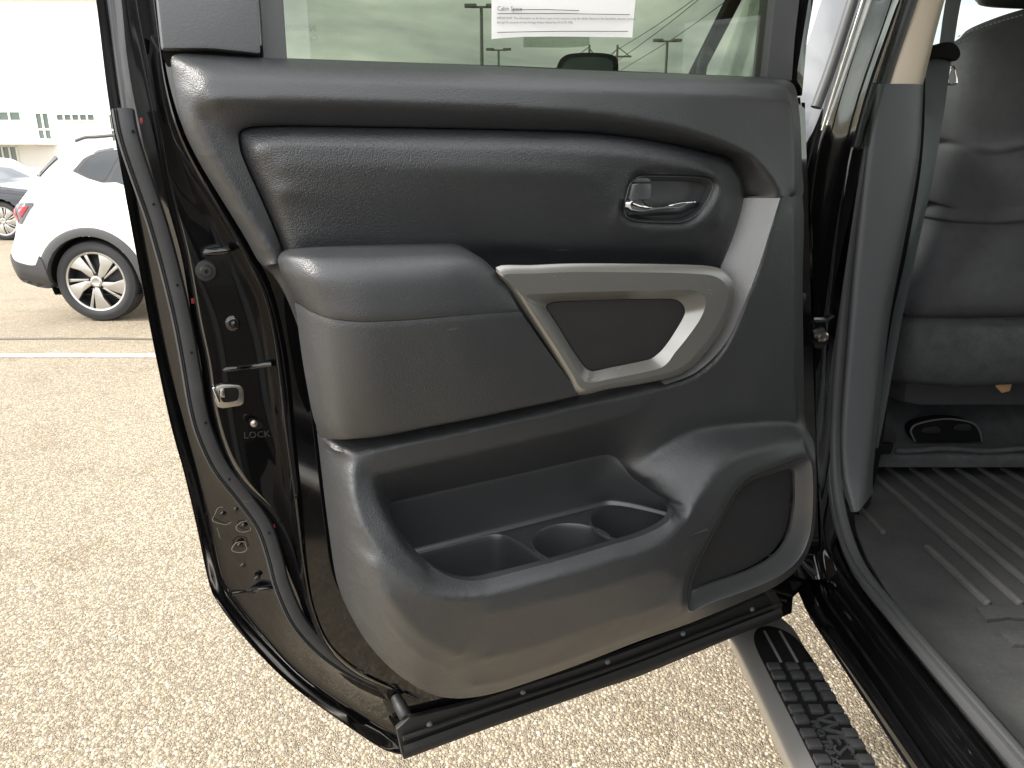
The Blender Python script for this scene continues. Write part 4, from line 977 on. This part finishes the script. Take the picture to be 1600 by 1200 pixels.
# ------------------------------------------------------------------ seat belt
belt = empty('seat_belt', tuple(PY(1475,100,1.42)), parent=truck)
def ribbon(a, b, th=.0012, n=40):
    A, B = pc(a, n=n), pc(b, n=n); o = np.array((0,th,0)); m_ = (A+B)/2 + (0,-.0015,0)
    return loft([A, m_, B, B+o, m_+o, A+o, A], 1)
tpart('webbing', ribbon([(1448,92,1.43),(1441,250,1.43),(1416,400,1.43),(1394,500,1.43),(1372,640,1.44),(1364,700,1.45)], [(1487,92,1.43),(1463,250,1.41),(1431,400,1.41),(1409,500,1.41),(1384,640,1.43),(1372,700,1.44)]), 'webbing', belt)
tpart('webbing', ribbon([(1540,-300,1.44),(1478,0,1.44),(1467,78,1.43)], [(1566,-300,1.43),(1502,0,1.43),(1489,78,1.42)], n=16), 'webbing', belt)
tpart('belt_stay', prism(spline(np.array([PY(x, y, 1.415) for x, y in ((1446,88),(1450,76),(1470,67),(1488,66),(1498,74),(1501,86),(1494,95),(1484,92),(1465,90),(1449,96))]), 3, True), (0,.02,0), .004), 'black', belt)
lp = spline(np.array([PY(x, y, 1.44) for x, y in ((1487,104),(1491,104),(1495,128),(1493,131),(1483,132),(1481,120))]), 3, True)
tpart('latch_loop', tube(lp, .0016, 8, up=(0,-1,0), closed_path=True), 'chrome', belt)

# ------------------------------------------------------------------ side step: oval bar, rubber pad with blocks and lettering
step = empty('running_board', (.48,.6,.5), parent=truck)
def oval(n=28): return [(.066*math.copysign(abs(math.cos(t))**.75, math.cos(t)), .030*math.copysign(abs(math.sin(t))**.85, math.sin(t))) for t in np.linspace(0, 2*math.pi, n, endpoint=False)]
sp_ = spline(np.array([(.481,-1.2,.52),(.481,.3,.52),(.481,1.0,.52),(.481,1.2,.52),(.481,1.25,.516),(.481,1.31,.49),(.483,1.36,.45),(.49,1.42,.40)]), 8)
tpart('step_bar', sweep(sp_, oval(), up=(0,0,1)), 'stepmetal', step, angle=60)
pad = spline(np.array([(.445,-1.0),(.445,.9),(.444,1.14),(.448,1.185),(.464,1.215),(.49,1.223),(.517,1.205),(.530,1.17),(.534,1.12),(.532,.9),(.532,-1.0)]), 4, True)
tpart('tread_pad', prism([(x, y, .5505) for x, y in pad], (0,0,-.012), .0015), 'padbase', step)
for x in (.474, .503):
    tpart('bright_groove', box((x,1.160,.5516), (.0045,.090,.0026), .0006), 'stepmetal', step)
def block(name, x, y, w, l):
    return tpart(name, box((x, y, .5525), (w, l, .0095), .002), 'treadpad', step)
for r_ in range(14):
    y = 1.100 - r_*.0262
    lettered = .62 < y < .985
    for k, x in enumerate((.4565, .4885, .5205)):
        if lettered and k == 1: continue
        w = .0215
        block('tread_block', x, y + (.004 if r_ % 2 else 0), w, .0165)
def letter(s, size, x, y):
    V, F = text_mesh(s, size, .0022)
    return place((V, F), (x, y, .5530), (0,-1,0), (1,0,0))
V, F = letter('WESTIN', .043, .4815, .985)
tpart('raised_lettering', (V, F), 'treadpad', step, smooth=False)
V, F = letter('PRO TRAXX', .018, .4695, .970)
tpart('raised_lettering', (V, F), 'treadpad', step, smooth=False)
for y in (1.75, .1):
    tpart('step_bracket', prism([(.50,y,.50),(.60,y,.56),(.70,y,.60),(.70,y,.55),(.52,y,.46)], (0,.05,0), .004), 'black', step)

# ------------------------------------------------------------------ rubber mat on the cab floor (a thing of its own)
fm = empty('floor_mat', (1.1,.9,.69))
tag(fm, 'ribbed dark rubber mat on the cab floor behind the driver seat', 'floor mat')
ZM = .690
edge = [PZ(x, y, ZM) for x, y in ((1368,728),(1600,716),(1900,700))]
mq = [PZ(x, y, .705)[:2] for x, y in ((1425,985),(1385,930),(1355,880),(1338,835),(1334,806),(1362,778),(1366,745))]
mo = [(.626,-.3),(.626,.8)] + [tuple(p) for p in mq] + [(edge[0][0]-.0, edge[0][1]-.0),(edge[1][0], edge[1][1]),(1.75, edge[1][1]),(1.75,-.3)]
P, T, bd = cdt(resample(np.array(mo), 300, True), [], .02)
de = seg_dist(P, mo[:7], False)
V = [(p[0], p[1], ZM + .022*max(0, 1-d/.055)**1.7) for p, d in zip(P, de)]; F = [tuple(t) for t in T]
idx = {}
for a, b in bd:
    for i in (a, b):
        if i not in idx: idx[i] = len(V); V.append((V[i][0], V[i][1], V[i][2]-.006))
    F.append((a, b, idx[b], idx[a]))
tpart('mat_sheet', (V, F), 'mat', fm)
def ribmesh(x, y0, y1, w=.014):
    pts = [(x, y0, ZM+.0002), (x, (y0+y1)/2, ZM+.0002), (x, y1, ZM+.0002)]
    sec = [(w/2,-.001),(w*.40,.0055),(w*.25,.007),(-w*.25,.007),(-w*.40,.0055),(-w/2,-.001)]
    a = sweep(pts, sec)
    b = lathe((x,y0,ZM), (0,0,1), [(w/2,-.001),(w*.40,.0054),(w*.25,.0069),(0,.0069)], 12)
    return merge(a, b)
for i in range(16):
    x = .792 + i*.0545
    y1 = 1.262 if i == 0 else edge[0][1]-.02-.0*i
    if i == 0: y1 = 1.27
    tpart('rib', ribmesh(x, 1.085, y1), 'mattop', fm)
tpart('rib', ribmesh(.735, 1.33, 1.55), 'mattop', fm)
def zone(c, h=.008): return prism([PZ(x, y, ZM-.001)+(0,0,0) for x, y in c], (0,0,h), .0015)
tpart('raised_chevron', zone([(1524,954),(1560,950),(1640,953),(1760,962),(1780,985),(1640,974),(1575,970),(1541,974)]), 'mat', fm)
tpart('raised_chevron', zone([(1560,991),(1640,992),(1780,1000),(1800,1030),(1660,1014),(1581,1013)]), 'mat', fm)

# ------------------------------------------------------------------ notice taped inside the glass, plastic sleeve below it
nt_ = empty('window_notice', tuple(Matrix.Translation((0,DY0,0)) @ Matrix.Rotation(DA,4,'Z') @ Vector(D(880,40,-.01))))
tag(nt_, 'white printed notice sheet taped to the rear door glass', 'notice')
def dw(P): return [np.array(WM[door.name] @ Vector(tuple(map(float, p)))) for p in P]
ol = [(736,-430),(752,-200),(768,0),(768,61),(790,59),(816,57.5),(860,57),(930,57.5),(988,58.5),(990,30),(993,0),(1012,-200),(1035,-430)]
nn = lambda x, y: -.0105 - .0015*math.sin((x-768)/220*3.1)
fr_ = dw([D(x, y, nn(x, y)) for x, y in ol]); bk_ = [p for p in dw([D(x, y, nn(x, y)-.0006) for x, y in ol])]
bm = bmesh.new(); a = [bm.verts.new(tuple(p)) for p in fr_]; b = [bm.verts.new(tuple(p)) for p in bk_]
bm.faces.new(a); bm.faces.new(b[::-1])
for i in range(len(a)): bm.faces.new((a[i], b[i], b[(i+1) % len(a)], a[(i+1) % len(a)]))
fromdata('sheet', bm, M['paper'], nt_, smooth=False)
exd = (D(980,30,-.009)-D(776,29,-.009)); exd /= np.linalg.norm(exd)
def line(name, s, x, y, sz):
    V, F = place(text_mesh(s, sz), D(x, y, -.0078), exd, (0,0,1)); obj(name, dw(V), F, M['ink'], nt_, smooth=False)
line('print', 'Cabin Space', 777, 16.5, .0062)
line('print', 'IMPORTANT: The information on this form is part of any contract to buy this vehicle. Removal of this label before consumer purchase', 776.5, 30, .00335)
line('print', '(except for purpose of test-driving) violates federal law (16 C.F.R. 455).', 776.5, 36.5, .00335)
for x0, y0, x1, y1 in ((800,15.3,905,16.5),(777,21.3,984,23),(777,50.5,981,49)):
    pth = dw([D(x0, y0, -.0076), D((x0+x1)/2, (y0+y1)/2-1, -.0074), D(x1, y1, -.0076)])
    tpart('ruled_line', tube(pth, .00035, 4, up=(0,-1,0)), 'ink', nt_)
sl_ = obj('plastic_sleeve', *prism(dw(DD([(818,50),(921,50),(921,70),(912,73),(880,74.5),(818,74)], -.0128)), (.0002,-.0003,0)), M['film'])
tag(sl_, 'clear plastic sleeve stuck to the glass below the printed notice', 'sleeve')
# ------------------------------------------------------------------ the lot: ground, markings
def lot_nodes(nt, b):
    t = N(nt, 'ShaderNodeTexCoord'); co = t.outputs['Object']; L = nt.links
    nw = N(nt, 'ShaderNodeTexNoise', Scale=60.0, Detail=2.0); L.new(co, nw.inputs['Vector'])
    warp = N(nt, 'ShaderNodeMix', data_type='RGBA'); warp.inputs[0].default_value = .008
    L.new(co, warp.inputs[6]); L.new(nw.outputs['Color'], warp.inputs[7])
    v = N(nt, 'ShaderNodeTexVoronoi', Scale=108.0); v.voronoi_dimensions = '2D'; L.new(warp.outputs[2], v.inputs['Vector'])
    ve = N(nt, 'ShaderNodeTexVoronoi', Scale=108.0); ve.voronoi_dimensions = '2D'; ve.feature = 'DISTANCE_TO_EDGE'; L.new(warp.outputs[2], ve.inputs['Vector'])
    v2 = N(nt, 'ShaderNodeTexVoronoi', Scale=230.0); v2.voronoi_dimensions = '2D'; L.new(warp.outputs[2], v2.inputs['Vector'])
    s = N(nt, 'ShaderNodeSeparateColor'); L.new(v.outputs['Color'], s.inputs[0])
    s2 = N(nt, 'ShaderNodeSeparateColor'); L.new(v2.outputs['Color'], s2.inputs[0])
    stone = ramp(nt, s.outputs[0], [(0, (.25,.20,.14)), (.2, (.41,.345,.245)), (.5, (.49,.425,.31)), (.75, (.37,.30,.21)), (.92, (.60,.555,.45)), (1, (.40,.29,.20))])
    fine = ramp(nt, s2.outputs[1], [(0, (.21,.17,.12)), (.45, (.37,.31,.225)), (1, (.48,.42,.32))])
    pick = ramp(nt, s.outputs[2], [(.42, (0,)*3), (.46, (1,)*3)])
    c = mixc(nt, pick, fine, stone)
    gap = ramp(nt, ve.outputs['Distance'], [(0.0, (1,)*3), (.20, (0,)*3)])
    gap2 = ramp(nt, v2.outputs['Distance'], [(.42, (0,)*3), (.62, (1,)*3)])
    c = mixc(nt, mixc(nt, pick, gap2, gap), c, (.19,.148,.10))
    nb = N(nt, 'ShaderNodeTexNoise', Scale=.9, Detail=7.0, Roughness=.65); L.new(co, nb.inputs['Vector'])
    c = mixc(nt, .55, c, ramp(nt, nb.outputs['Fac'], [(.3, (.74,.73,.71)), (.7, (1.0,1.0,1.0))]), 'MULTIPLY')
    ns = N(nt, 'ShaderNodeTexNoise', Scale=2.3, Detail=4.0, Roughness=.6); L.new(co, ns.inputs['Vector'])
    c = mixc(nt, 1.0, c, ramp(nt, ns.outputs['Fac'], [(.28, (.80,.78,.74)), (.45, (1,1,1)), (.62, (1,1,1)), (.78, (1.08,1.07,1.05))]), 'MULTIPLY')
    L.new(c, b.inputs['Base Color']); b.inputs['Roughness'].default_value = .85
    hgt = mixc(nt, pick, v2.outputs['Distance'], v.outputs['Distance'])
    bp = N(nt, 'ShaderNodeBump', Strength=.9, Distance=.006); bp.invert = True
    L.new(hgt, bp.inputs['Height']); L.new(bp.outputs[0], b.inputs['Normal'])
M['lot'] = mat('exposed_aggregate', (.4,.33,.25), .85, build=lot_nodes)
gr = obj('parking_lot', [(-300,-60,0),(300,-60,0),(300,900,0),(-300,900,0)], [(0,1,2,3)], M['lot']); tag(gr, kind='structure')
def worn(nt, b):
    co = coords(nt); n = N(nt, 'ShaderNodeTexNoise', Scale=40.0, Detail=6.0, Roughness=.7); nt.links.new(co, n.inputs['Vector'])
    nt.links.new(ramp(nt, n.outputs['Fac'], [(.46, (.34,.29,.215)), (.60, (.58,.55,.49))]), b.inputs['Base Color'])
M['line'] = mat('worn_white_paint', (.7,.68,.62), .8, build=worn)
def strip_on_lot(name, y0, y1, x0, x1, m, z=.004, wob=.0):
    xs = np.linspace(x0, x1, 60); V = []
    for x in xs:
        w = wob*math.sin(x*3.1)+wob*.6*math.sin(x*7.7+1)
        V += [(x, y0+w+.012*math.sin(x*23)*(wob > 0), z), (x, y1+w+.012*math.sin(x*17+2)*(wob > 0), z)]
    F = [(2*i, 2*i+2, 2*i+3, 2*i+1) for i in range(len(xs)-1)]
    return tag(obj(name, V, F, M[m]), kind='structure')
yl = PZ(120, 556, 0)[1]
strip_on_lot('parking_line', yl-.06, yl+.06, -9, 2.2, 'line')
yc = PZ(120, 530, 0)[1]
M['tar'] = mat('crack_filler', (.12,.105,.085), .7)
strip_on_lot('crack_sealant', yc-.028, yc+.028, -9, 3, 'tar', .004, .02)

# ------------------------------------------------------------------ vehicles
M['whitepaint'] = mat('white_car_paint', (.80,.80,.79), .2, coat=.5)
M['cladding'] = mat('grey_cladding', (.06,.06,.062), .55)
M['tyre'] = mat('tyre_rubber', (.028,.028,.03), .75)
M['alloy'] = mat('alloy', (.50,.49,.47), .3, .9)
M['wellblack'] = mat('wheel_well', (.006,)*3, .9)
M['redlamp'] = mat('red_lamp', (.45,.02,.03), .15)
M['smokelamp'] = mat('smoked_lamp', (.10,.10,.105), .12)
M['silvercar'] = mat('silver_car_paint', (.42,.43,.44), .25, .4, coat=.5)
M['bluegrey'] = mat('dark_car_paint', (.02,.022,.028), .12, coat=.5)
def nocap(VF): return VF[0], [f for f in VF[1] if len(f) <= 4]
def wheel(parent, c, ax, r=.357, rim=.262, w=.22, nsp=5, name='wheel'):
    """wheel facing along ax; parts: tyre, rim barrel, spokes, hub"""
    c = np.asarray(c, float); u, v, a = frame_of(ax)
    we = empty(name, tuple(c), parent=parent)
    tyre = [(rim, -w), (rim+.02, -w-.01), (r-.03, -w), (r, -w+.035), (r, -.035), (r-.012, -.010), (r-.045, .004), (rim+.02, .006), (rim+.004, -.004), (rim, -.02)]
    obj('tyre', *nocap(lathe(c, a, tyre, 48)), M['tyre'], we)
    obj('rim', *nocap(lathe(c, a, [(.0,-.10),(.10,-.10),(rim-.02,-.14),(rim-.012,-.03),(rim-.004,-.006),(rim+.006,-.004),(rim+.008,-.02),(rim,-.06)], 48)), M['alloy' if nsp != 5 else 'rimdark'], we)
    for k in range(nsp):
        t0 = 2*math.pi*k/nsp + .25
        def pt(rr, dt, h): return c + (u*math.cos(t0+dt)+v*math.sin(t0+dt))*rr + a*h
        blade = [(.045,-.35),(.10,-.30),(rim-.006,-.10),(rim-.004,.48),(rim*.60,.34),(.06,.34)]
        V, F = prism([pt(rr, dt, -.012) for rr, dt in blade], -a*.03, .004)
        obj('spoke', V, F, M['alloy'], we)
        V, F = prism([pt(rr, dt, -.022) for rr, dt in ((.07,-.60),(rim-.006,-.34),(rim-.006,-.22),(.075,-.36))], -a*.02, .003)
        obj('spoke', V, F, M['alloy'], we)
    obj('ring', *nocap(lathe(c, a, [(rim-.018,-.02),(rim-.016,-.008),(rim-.002,-.003),(rim+.005,-.008),(rim+.004,-.02)], 48)), M['alloy'], we)
    obj('hub', *lathe(c, a, [(.055,-.04),(.052,-.010),(.035,-.004),(.030,-.007),(0,-.006)], 24), M['alloy'], we)
    return we
M['rimdark'] = mat('rim_dark', (.045,.045,.048), .4, .3)

def car(name, label, outline, arch_x, r_arch, y_side, width, paint, windows, wheel_r, belt, flip=1, group=None, clad_h=.30, base=None, nsp=5, detail=True):
    """outline: closed (x, z) side view, going round; side nearest the camera at y_side, car extends away from it.
    flip=-1 puts the visible side at the far end instead"""
    root = empty(name, (base or (np.mean([p[0] for p in outline]), y_side+width/2, 0)))
    tag(root, label, 'car', group)
    O = spline(np.array([(x, z) for x, z in outline]), 4, True)
    # cut wheel arches out of the bottom line
    zb = min(p[1] for p in outline)
    def yoff(P):
        P = np.asarray(P); z = P[:, 1]
        t = np.where(z > belt, .06+(z-belt)*.36, .06*np.clip((z-.5)/(belt-.5), 0, 1)**3)
        t = t + .05*np.clip((.55-z)/.3, 0, 1)**2
        d = seg_dist(P, O)
        return t + .07*np.clip(1-d/.11, 0, 1)**2
    arches = []
    for ax in arch_x:
        arches.append([(ax + r_arch*math.cos(t), wheel_r + r_arch*math.sin(t)) for t in np.linspace(0, 2*math.pi, 40, endpoint=False)])
    o2 = resample(O, 260, True)
    P, T, bd = cdt(o2, [], .06)
    keep = np.ones(len(T), bool)
    # finer sheet with arch holes: clip by inserting arch rings as points
    P, T, bd = cdt(o2, [], .05, extra=arches)
    cen = P[T].mean(1)
    for a in arches: keep = keep[:len(T)] if len(keep) == len(T) else np.ones(len(T), bool); keep &= ~inside(cen, a)
    T = T[keep]
    yo = yoff(P)
    near = [(p[0], y_side+q, p[1]) for p, q in zip(P, yo)]; far = [(p[0], y_side+width-q, p[1]) for p, q in zip(P, yo)]
    oo = yoff(o2)
    ringA = np.array([(p[0], y_side+q, p[1]) for p, q in zip(o2, oo)]); ringB = np.array([(p[0], y_side+width-q, p[1]) for p, q in zip(o2, oo)])
    cen2 = o2.mean(0)
    rings = []
    for s in np.linspace(0, 1, 9):
        k = 1 + .02*math.sin(math.pi*s)
        rg = ringA*(1-s)+ringB*s
        rg[:, 0] = cen2[0]+(rg[:, 0]-cen2[0])*(1+.014*math.sin(math.pi*s)); rg[:, 2] = cen2[1]+(rg[:, 2]-cen2[1])*(1+.03*math.sin(math.pi*s))
        rings.append(rg)
    sk = loft(rings, 1, True)
    obj('body', *merge((near, [tuple(t) for t in T]), (far, [tuple(t) for t in T]), sk), M[paint], root, angle=50)
    def onside(c, lift, m, nm, k=3, st=.05):
        S = spline(np.array(c, float), k, True) if k > 1 else np.array(c, float)
        Q, TT, bdd = cdt(resample(S, max(40, len(S)), True), [], st)
        yy = yoff(Q)
        V = [(p[0], y_side+q-lift, p[1]) for p, q in zip(Q, yy)]; F = [tuple(t) for t in TT]
        n0 = len(V); V += [(v[0], v[1]+lift+.01, v[2]) for v in V[:n0]]
        F += [(a, b, b+n0, a+n0) for a, b in bdd]
        return obj(nm, V, F, M[m], root, angle=40)
    for c, m in windows: onside(c, .004 if m == 'darkglass' else .002, m, 'window' if m == 'darkglass' else 'window_surround', 2)
    wy = y_side + .035
    for ax, a in zip(arch_x, arches):
        wv, wf = lathe((ax, y_side+.30, wheel_r), (0,-1,0), [(0,-.02),(r_arch+.02,-.02),(r_arch+.02,.0),(r_arch+.01,.20),(r_arch-.005,.25)], 40)
        obj('wheel_well', [(v[0], v[1], max(v[2], .24)) for v in wv], wf[:-1], M['wellblack'], root)
        wheel(root, (ax, wy, wheel_r), (0,-1,0), wheel_r, wheel_r*.735, nsp=nsp)
        wheel(root, (ax, y_side+width-.035, wheel_r), (0,1,0), wheel_r, wheel_r*.735, nsp=nsp)
        if detail:
            arc = [t for t in np.linspace(-.12, math.pi+.12, 26)]
            ro = [np.array((ax + rr*math.cos(t), wheel_r + rr*math.sin(t))) for rr in (r_arch-.01,) for t in arc]
            rr_ = []
            for rr, dy in ((r_arch-.012,.05),(r_arch-.012,-.008),(r_arch+.05,-.012),(r_arch+.062,-.004),(r_arch+.064,.03)):
                Q = np.array([(ax+rr*math.cos(t), max(.20, wheel_r+rr*math.sin(t))) for t in arc])
                q = yoff(np.array([(ax+r_arch*math.cos(t), wheel_r+r_arch*math.sin(t)) for t in arc]))
                rr_.append(np.array([(p[0], y_side+w_+dy, p[1]) for p, w_ in zip(Q, q)]))
            obj('arch_trim', *loft(rr_, 1), M['cladding'], root)
    return root, onside, yoff

SY = 6.55
def S(px, py, dy=0.0):
    p = PY(px, py, SY+dy); return (p[0], p[2])
wc = S(146, 441); WR = .357
rear = [S(22,436), S(12,415), S(9,398), S(15,370), S(14,345), S(8,330), S(22,300), S(36,276), S(52,250), S(58,243), S(90,229), S(125,222), S(180,214)]
x0 = rear[0][0]
out_suv = rear + [(-3.1,1.60),(-2.4,1.625),(-1.8,1.60),(-1.2,1.46),(-.7,1.20),(-.35,1.08),(.0,1.0),(.15,.85),(.18,.6),(.15,.32),(-.1,.24),(-1.5,.24),(-2.8,.25),(wc[0]+.5,.27),(wc[0]-.42,.30)]
out_suv[0] = (S(24,436)[0], S(24,436)[1])
win = [([S(95,268), S(104,254), S(116,239), S(126,234), S(150,230), S(176,227), (-3.1,1.50),(-2.3,1.53),(-1.75,1.50),(-1.15,1.28),(-1.2,1.13),(-2.2,1.11),(-3.1,1.10), S(180,286), S(150,286.5), S(134,285), S(118,278), S(104,272)], 'winsurround'),
       ([S(104,267), S(113,252), S(122,241), S(135,236.5), S(166,232), S(169,234), S(160,258), S(150,283), S(138,283), S(122,277), S(108,270)], 'darkglass'),
       ([S(176,233), (-3.05,1.475),(-2.35,1.50),(-2.3,1.14),(-3.05,1.125), S(160,283), S(168,256)], 'darkglass'),
       ([(-2.22,1.50),(-1.78,1.47),(-1.25,1.27),(-1.28,1.16),(-2.2,1.14)], 'darkglass')]
M['winsurround'] = mat('window_surround', (.05,.05,.052), .3)
suv, sd, syo = car('white_suv', 'white suv with grey arch trim and alloy wheels parked beyond the open door', out_suv, (wc[0], -1.0), .415, SY, 1.85, 'whitepaint', win, WR, .98)
sd([S(9,326), S(14,319), S(44,317.5), S(40,328), S(31,350), S(24,349), S(17,340)], .012, 'smokelamp', 'tail_lamp', 2, .02)
sd([S(20,324), S(38,323), S(30,340)], .018, 'redlamp', 'tail_lamp_element', 1, .02)
sd([S(9,328), S(13,325), S(26,346), S(22,347)], .018, 'redlamp', 'tail_lamp_element', 1, .02)
sd([S(11,398), S(20,406), S(40,413), S(57,414), S(62,400), S(70,415), S(78,450), S(60,452), S(40,446), S(22,436)], .016, 'cladding', 'bumper_cladding', 2, .03)
sd([(wc[0]+.44,.52),(-1.5,.52),(-1.5,.25),(wc[0]+.46,.27)], .014, 'cladding', 'sill_cladding', 1, .05)
sd([(-3.0,.92),(-2.7,.92),(-2.7,.90),(-3.0,.90)], .02, 'whitepaint', 'door_handle', 1, .02)
sd([S(34,276), S(56,243), S(64,247), S(50,262), S(38,277)], .02, 'cladding', 'spoiler_fin', 1, .02)
p0 = PY(118,220,SY+.25); p1 = PY(150,214,SY+.25)
obj('roof_rail', *tube(spline(np.array([p0, (p0+p1)/2+(0,0,.012), p1, (-2.6,SY+.25,1.66), (-1.9,SY+.25,1.62)]), 5), .014, 8), M['cladding'], suv)
obj('door_shadow_gap', *tube([(-2.98,SY+.058,1.0),(-2.98,SY+.02,.7),(-3.05,SY+.015,.4)], .004, 6), M['black'], suv)

# dark car and white car farther along the lot, only partly in the frame
oc = np.array([(-.0,.34),(-.06,.6),(-.02,.86),(.12,.98),(.7,1.04),(1.2,1.38),(1.9,1.46),(2.7,1.42),(3.4,1.05),(4.2,.92),(4.45,.75),(4.5,.4),(4.3,.24),(2.2,.22),(.3,.25)])
def plain_car(name, label, xe, y, paint, wr=.34, sx=-1, hs=1.0):
    o = [(xe + sx*x, z*hs) for x, z in oc]
    if sx < 0: o = o[::-1]
    w1 = [(xe+sx*x, z*hs) for x, z in ((.95,1.02),(1.25,1.30),(1.9,1.38),(2.65,1.34),(3.15,1.03))]
    if sx < 0: w1 = w1[::-1]
    return car(name, label, o, sorted((xe+sx*.85, xe+sx*3.55)), .39, y, 1.8, paint, [(w1, 'darkglass')], wr, .95, detail=False, nsp=7)
dc = PZ(8, 376, 0)
plain_car('dark_saloon', 'dark car at the left edge behind the white suv', dc[0]-3.55, dc[1], 'bluegrey', sx=1, hs=.93)
wcx = PZ(14, 306, 0)
plain_car('white_saloon', 'pale car parked in front of the dealership doors', PY(34,280,36)[0], 36.0, 'whitepaint')

# yellow kerb strip
M['yellow'] = mat('yellow_kerb_paint', (.62,.52,.10), .7)
kb = tag(obj('yellow_kerb', *box((-30, 31.0, .07), (36, 1.2, .14), .02), M['yellow']), kind='structure')

# ------------------------------------------------------------------ dealership building
BY = 46.0
def W_(px, py): p = PY(px, py, BY); return p[0], p[2]
M['stucco'] = mat('white_stucco', (.80,.80,.78), .7)
M['greenglass'] = mat('building_glass', (.09,.12,.10), .06, spec=.6)
M['mullion'] = mat('window_frame_white', (.72,.74,.70), .5)
bd_ = empty('dealership_building', (-30, BY+10, 0))
tag(bd_, 'white dealership building with tall green glass behind the parked cars', 'building')
BX1 = PY(320, 250, BY)[0]
obj('wall', *box((BX1-22, BY+8, 5.0), (44, 16, 10.0), .05), M['stucco'], bd_)
obj('parapet', *box((BX1-22, BY+7.9, 10.15), (44.4, 16.6, .5), .05), M['stucco'], bd_)
def bwin(c4, nx, nz):
    (xa, za), (xb, zb) = W_(*c4[0]), W_(*c4[1])
    x0, x1, z0, z1 = min(xa, xb), max(xa, xb), min(za, zb), max(za, zb)
    w = empty('window', ((x0+x1)/2, BY, z0), parent=bd_)
    for i in range(nx):
        for j in range(nz):
            cx = x0+(x1-x0)*(i+.5)/nx; cz = z0+(z1-z0)*(j+.5)/nz
            obj('pane', *box((cx, BY-.03, cz), ((x1-x0)/nx-.10, .05, (z1-z0)/nz-.10)), M['greenglass'], w, smooth=False)
    obj('frame', *merge(*[box((x0+(x1-x0)*i/nx, BY-.04, (z0+z1)/2), (.10,.12,z1-z0+.1)) for i in range(nx+1)], *[box(((x0+x1)/2, BY-.042, z0+(z1-z0)*j/nz), (x1-x0+.09,.116,.10)) for j in range(nz+1)]), M['mullion'], w, smooth=False)
bwin(((-40,174),(35,189)), 4, 1)
bwin(((55,176),(85,228)), 2, 2)
bwin(((88,178),(150,189)), 5, 1)
bwin(((-30,228),(34,272)), 5, 1)
bwin(((170,178),(300,228)), 6, 2)
obj('canopy', *box((W_(60,210)[0]-6, BY-1.0, W_(0,222)[1]), (14, 2.2, .35), .05), M['stucco'], bd_)

# ------------------------------------------------------------------ light poles and the power line seen through the door glass
M['pole'] = mat('galvanised_pole', (.20,.21,.21), .5, .3)
def lamp_pole(px, pytop, dist, arm, label):
    p = PY(px, pytop, dist); z = p[2]; x = p[0]
    r = empty('light_pole', (x, dist, 0)); tag(r, label, 'light pole', 'lot lights seen through the door glass')
    obj('pole', *lathe((x, dist, 0), (0,0,1), [(.13,0),(.12,.5),(.08,z-.1),(0,z-.08)], 12), M['pole'], r)
    obj('arm', *box((x, dist, z-.06), (arm*2, .10, .10), .01), M['pole'], r)
    for s in (-1, 1): obj('lamp_head', *box((x+s*arm, dist, z), (.62, .36, .16), .03), M['pole'], r)
    obj('base', *lathe((x, dist, 0), (0,0,1), [(.35,0),(.35,.6),(.30,.7),(0,.7)], 16), M['stucco'], r)
lamp_pole(752, 9, 42, .55, 'tall twin-head light pole left of the notice seen through the door glass')
lamp_pole(779, 77, 62, .65, 'lower twin-head light pole just under the notice seen through the door glass')
lamp_pole(1043, 63, 52, .60, 'twin-head light pole right of the mirror seen through the door glass')
def pylon(px, pytop, dist, label):
    p = PY(px, pytop, dist); x, z = p[0], p[2]
    r = empty('power_pole', (x, dist, 0)); tag(r, label, 'power pole')
    for s in (-1, 1): obj('post', *lathe((x+s*2.6, dist, 0), (0,0,1), [(.28,0),(.20,z),(0,z)], 10), M['pole'], r)
    obj('crossarm', *box((x, dist, z-2.0), (10.5,.3,.3)), M['pole'], r)
    for s in (-1, 1): obj('brace', *tube([(x, dist, z-3.6), (x+s*2.6, dist, z-.6)], .10, 6), M['pole'], r)
    for s in (-1, 1): obj('brace', *tube([(x+s*5.0, dist, z-2.0), (x+s*2.6, dist, z-.3)], .09, 6), M['pole'], r)
    return x, z
pxx, pzz = pylon(943, 70, 150, 'twin-post wooden power pole far off below the notice')
M['wire'] = mat('wire', (.08,)*3, .6)
for i, (a, b, nm) in enumerate((((1005,42),(1090,-20),'upper'), ((1030,62),(1110,5),'middle'), ((985,75),(1085,-10),'lower'))):
    A, B = PY(a[0]-60, a[1]+48, 150), PY(b[0], b[1], 90)
    B = B + (B-A)*.8
    mid = (A+B)/2 + (0,0,-1.0)
    o = obj('power_line', *tube(spline(np.array([A, mid, B]), 10), .045, 5), M['wire'])
    tag(o, nm + ' overhead wire slanting up right of the notice', 'wire', 'overhead wires')

# the truck's own wheels
for yy in (-1.15, 3.05):
    for xx, ax in ((.57,(-1,0,0)),(2.45,(1,0,0))):
        wheel(truck, (xx, yy, .41), ax, .41, .26, nsp=6)
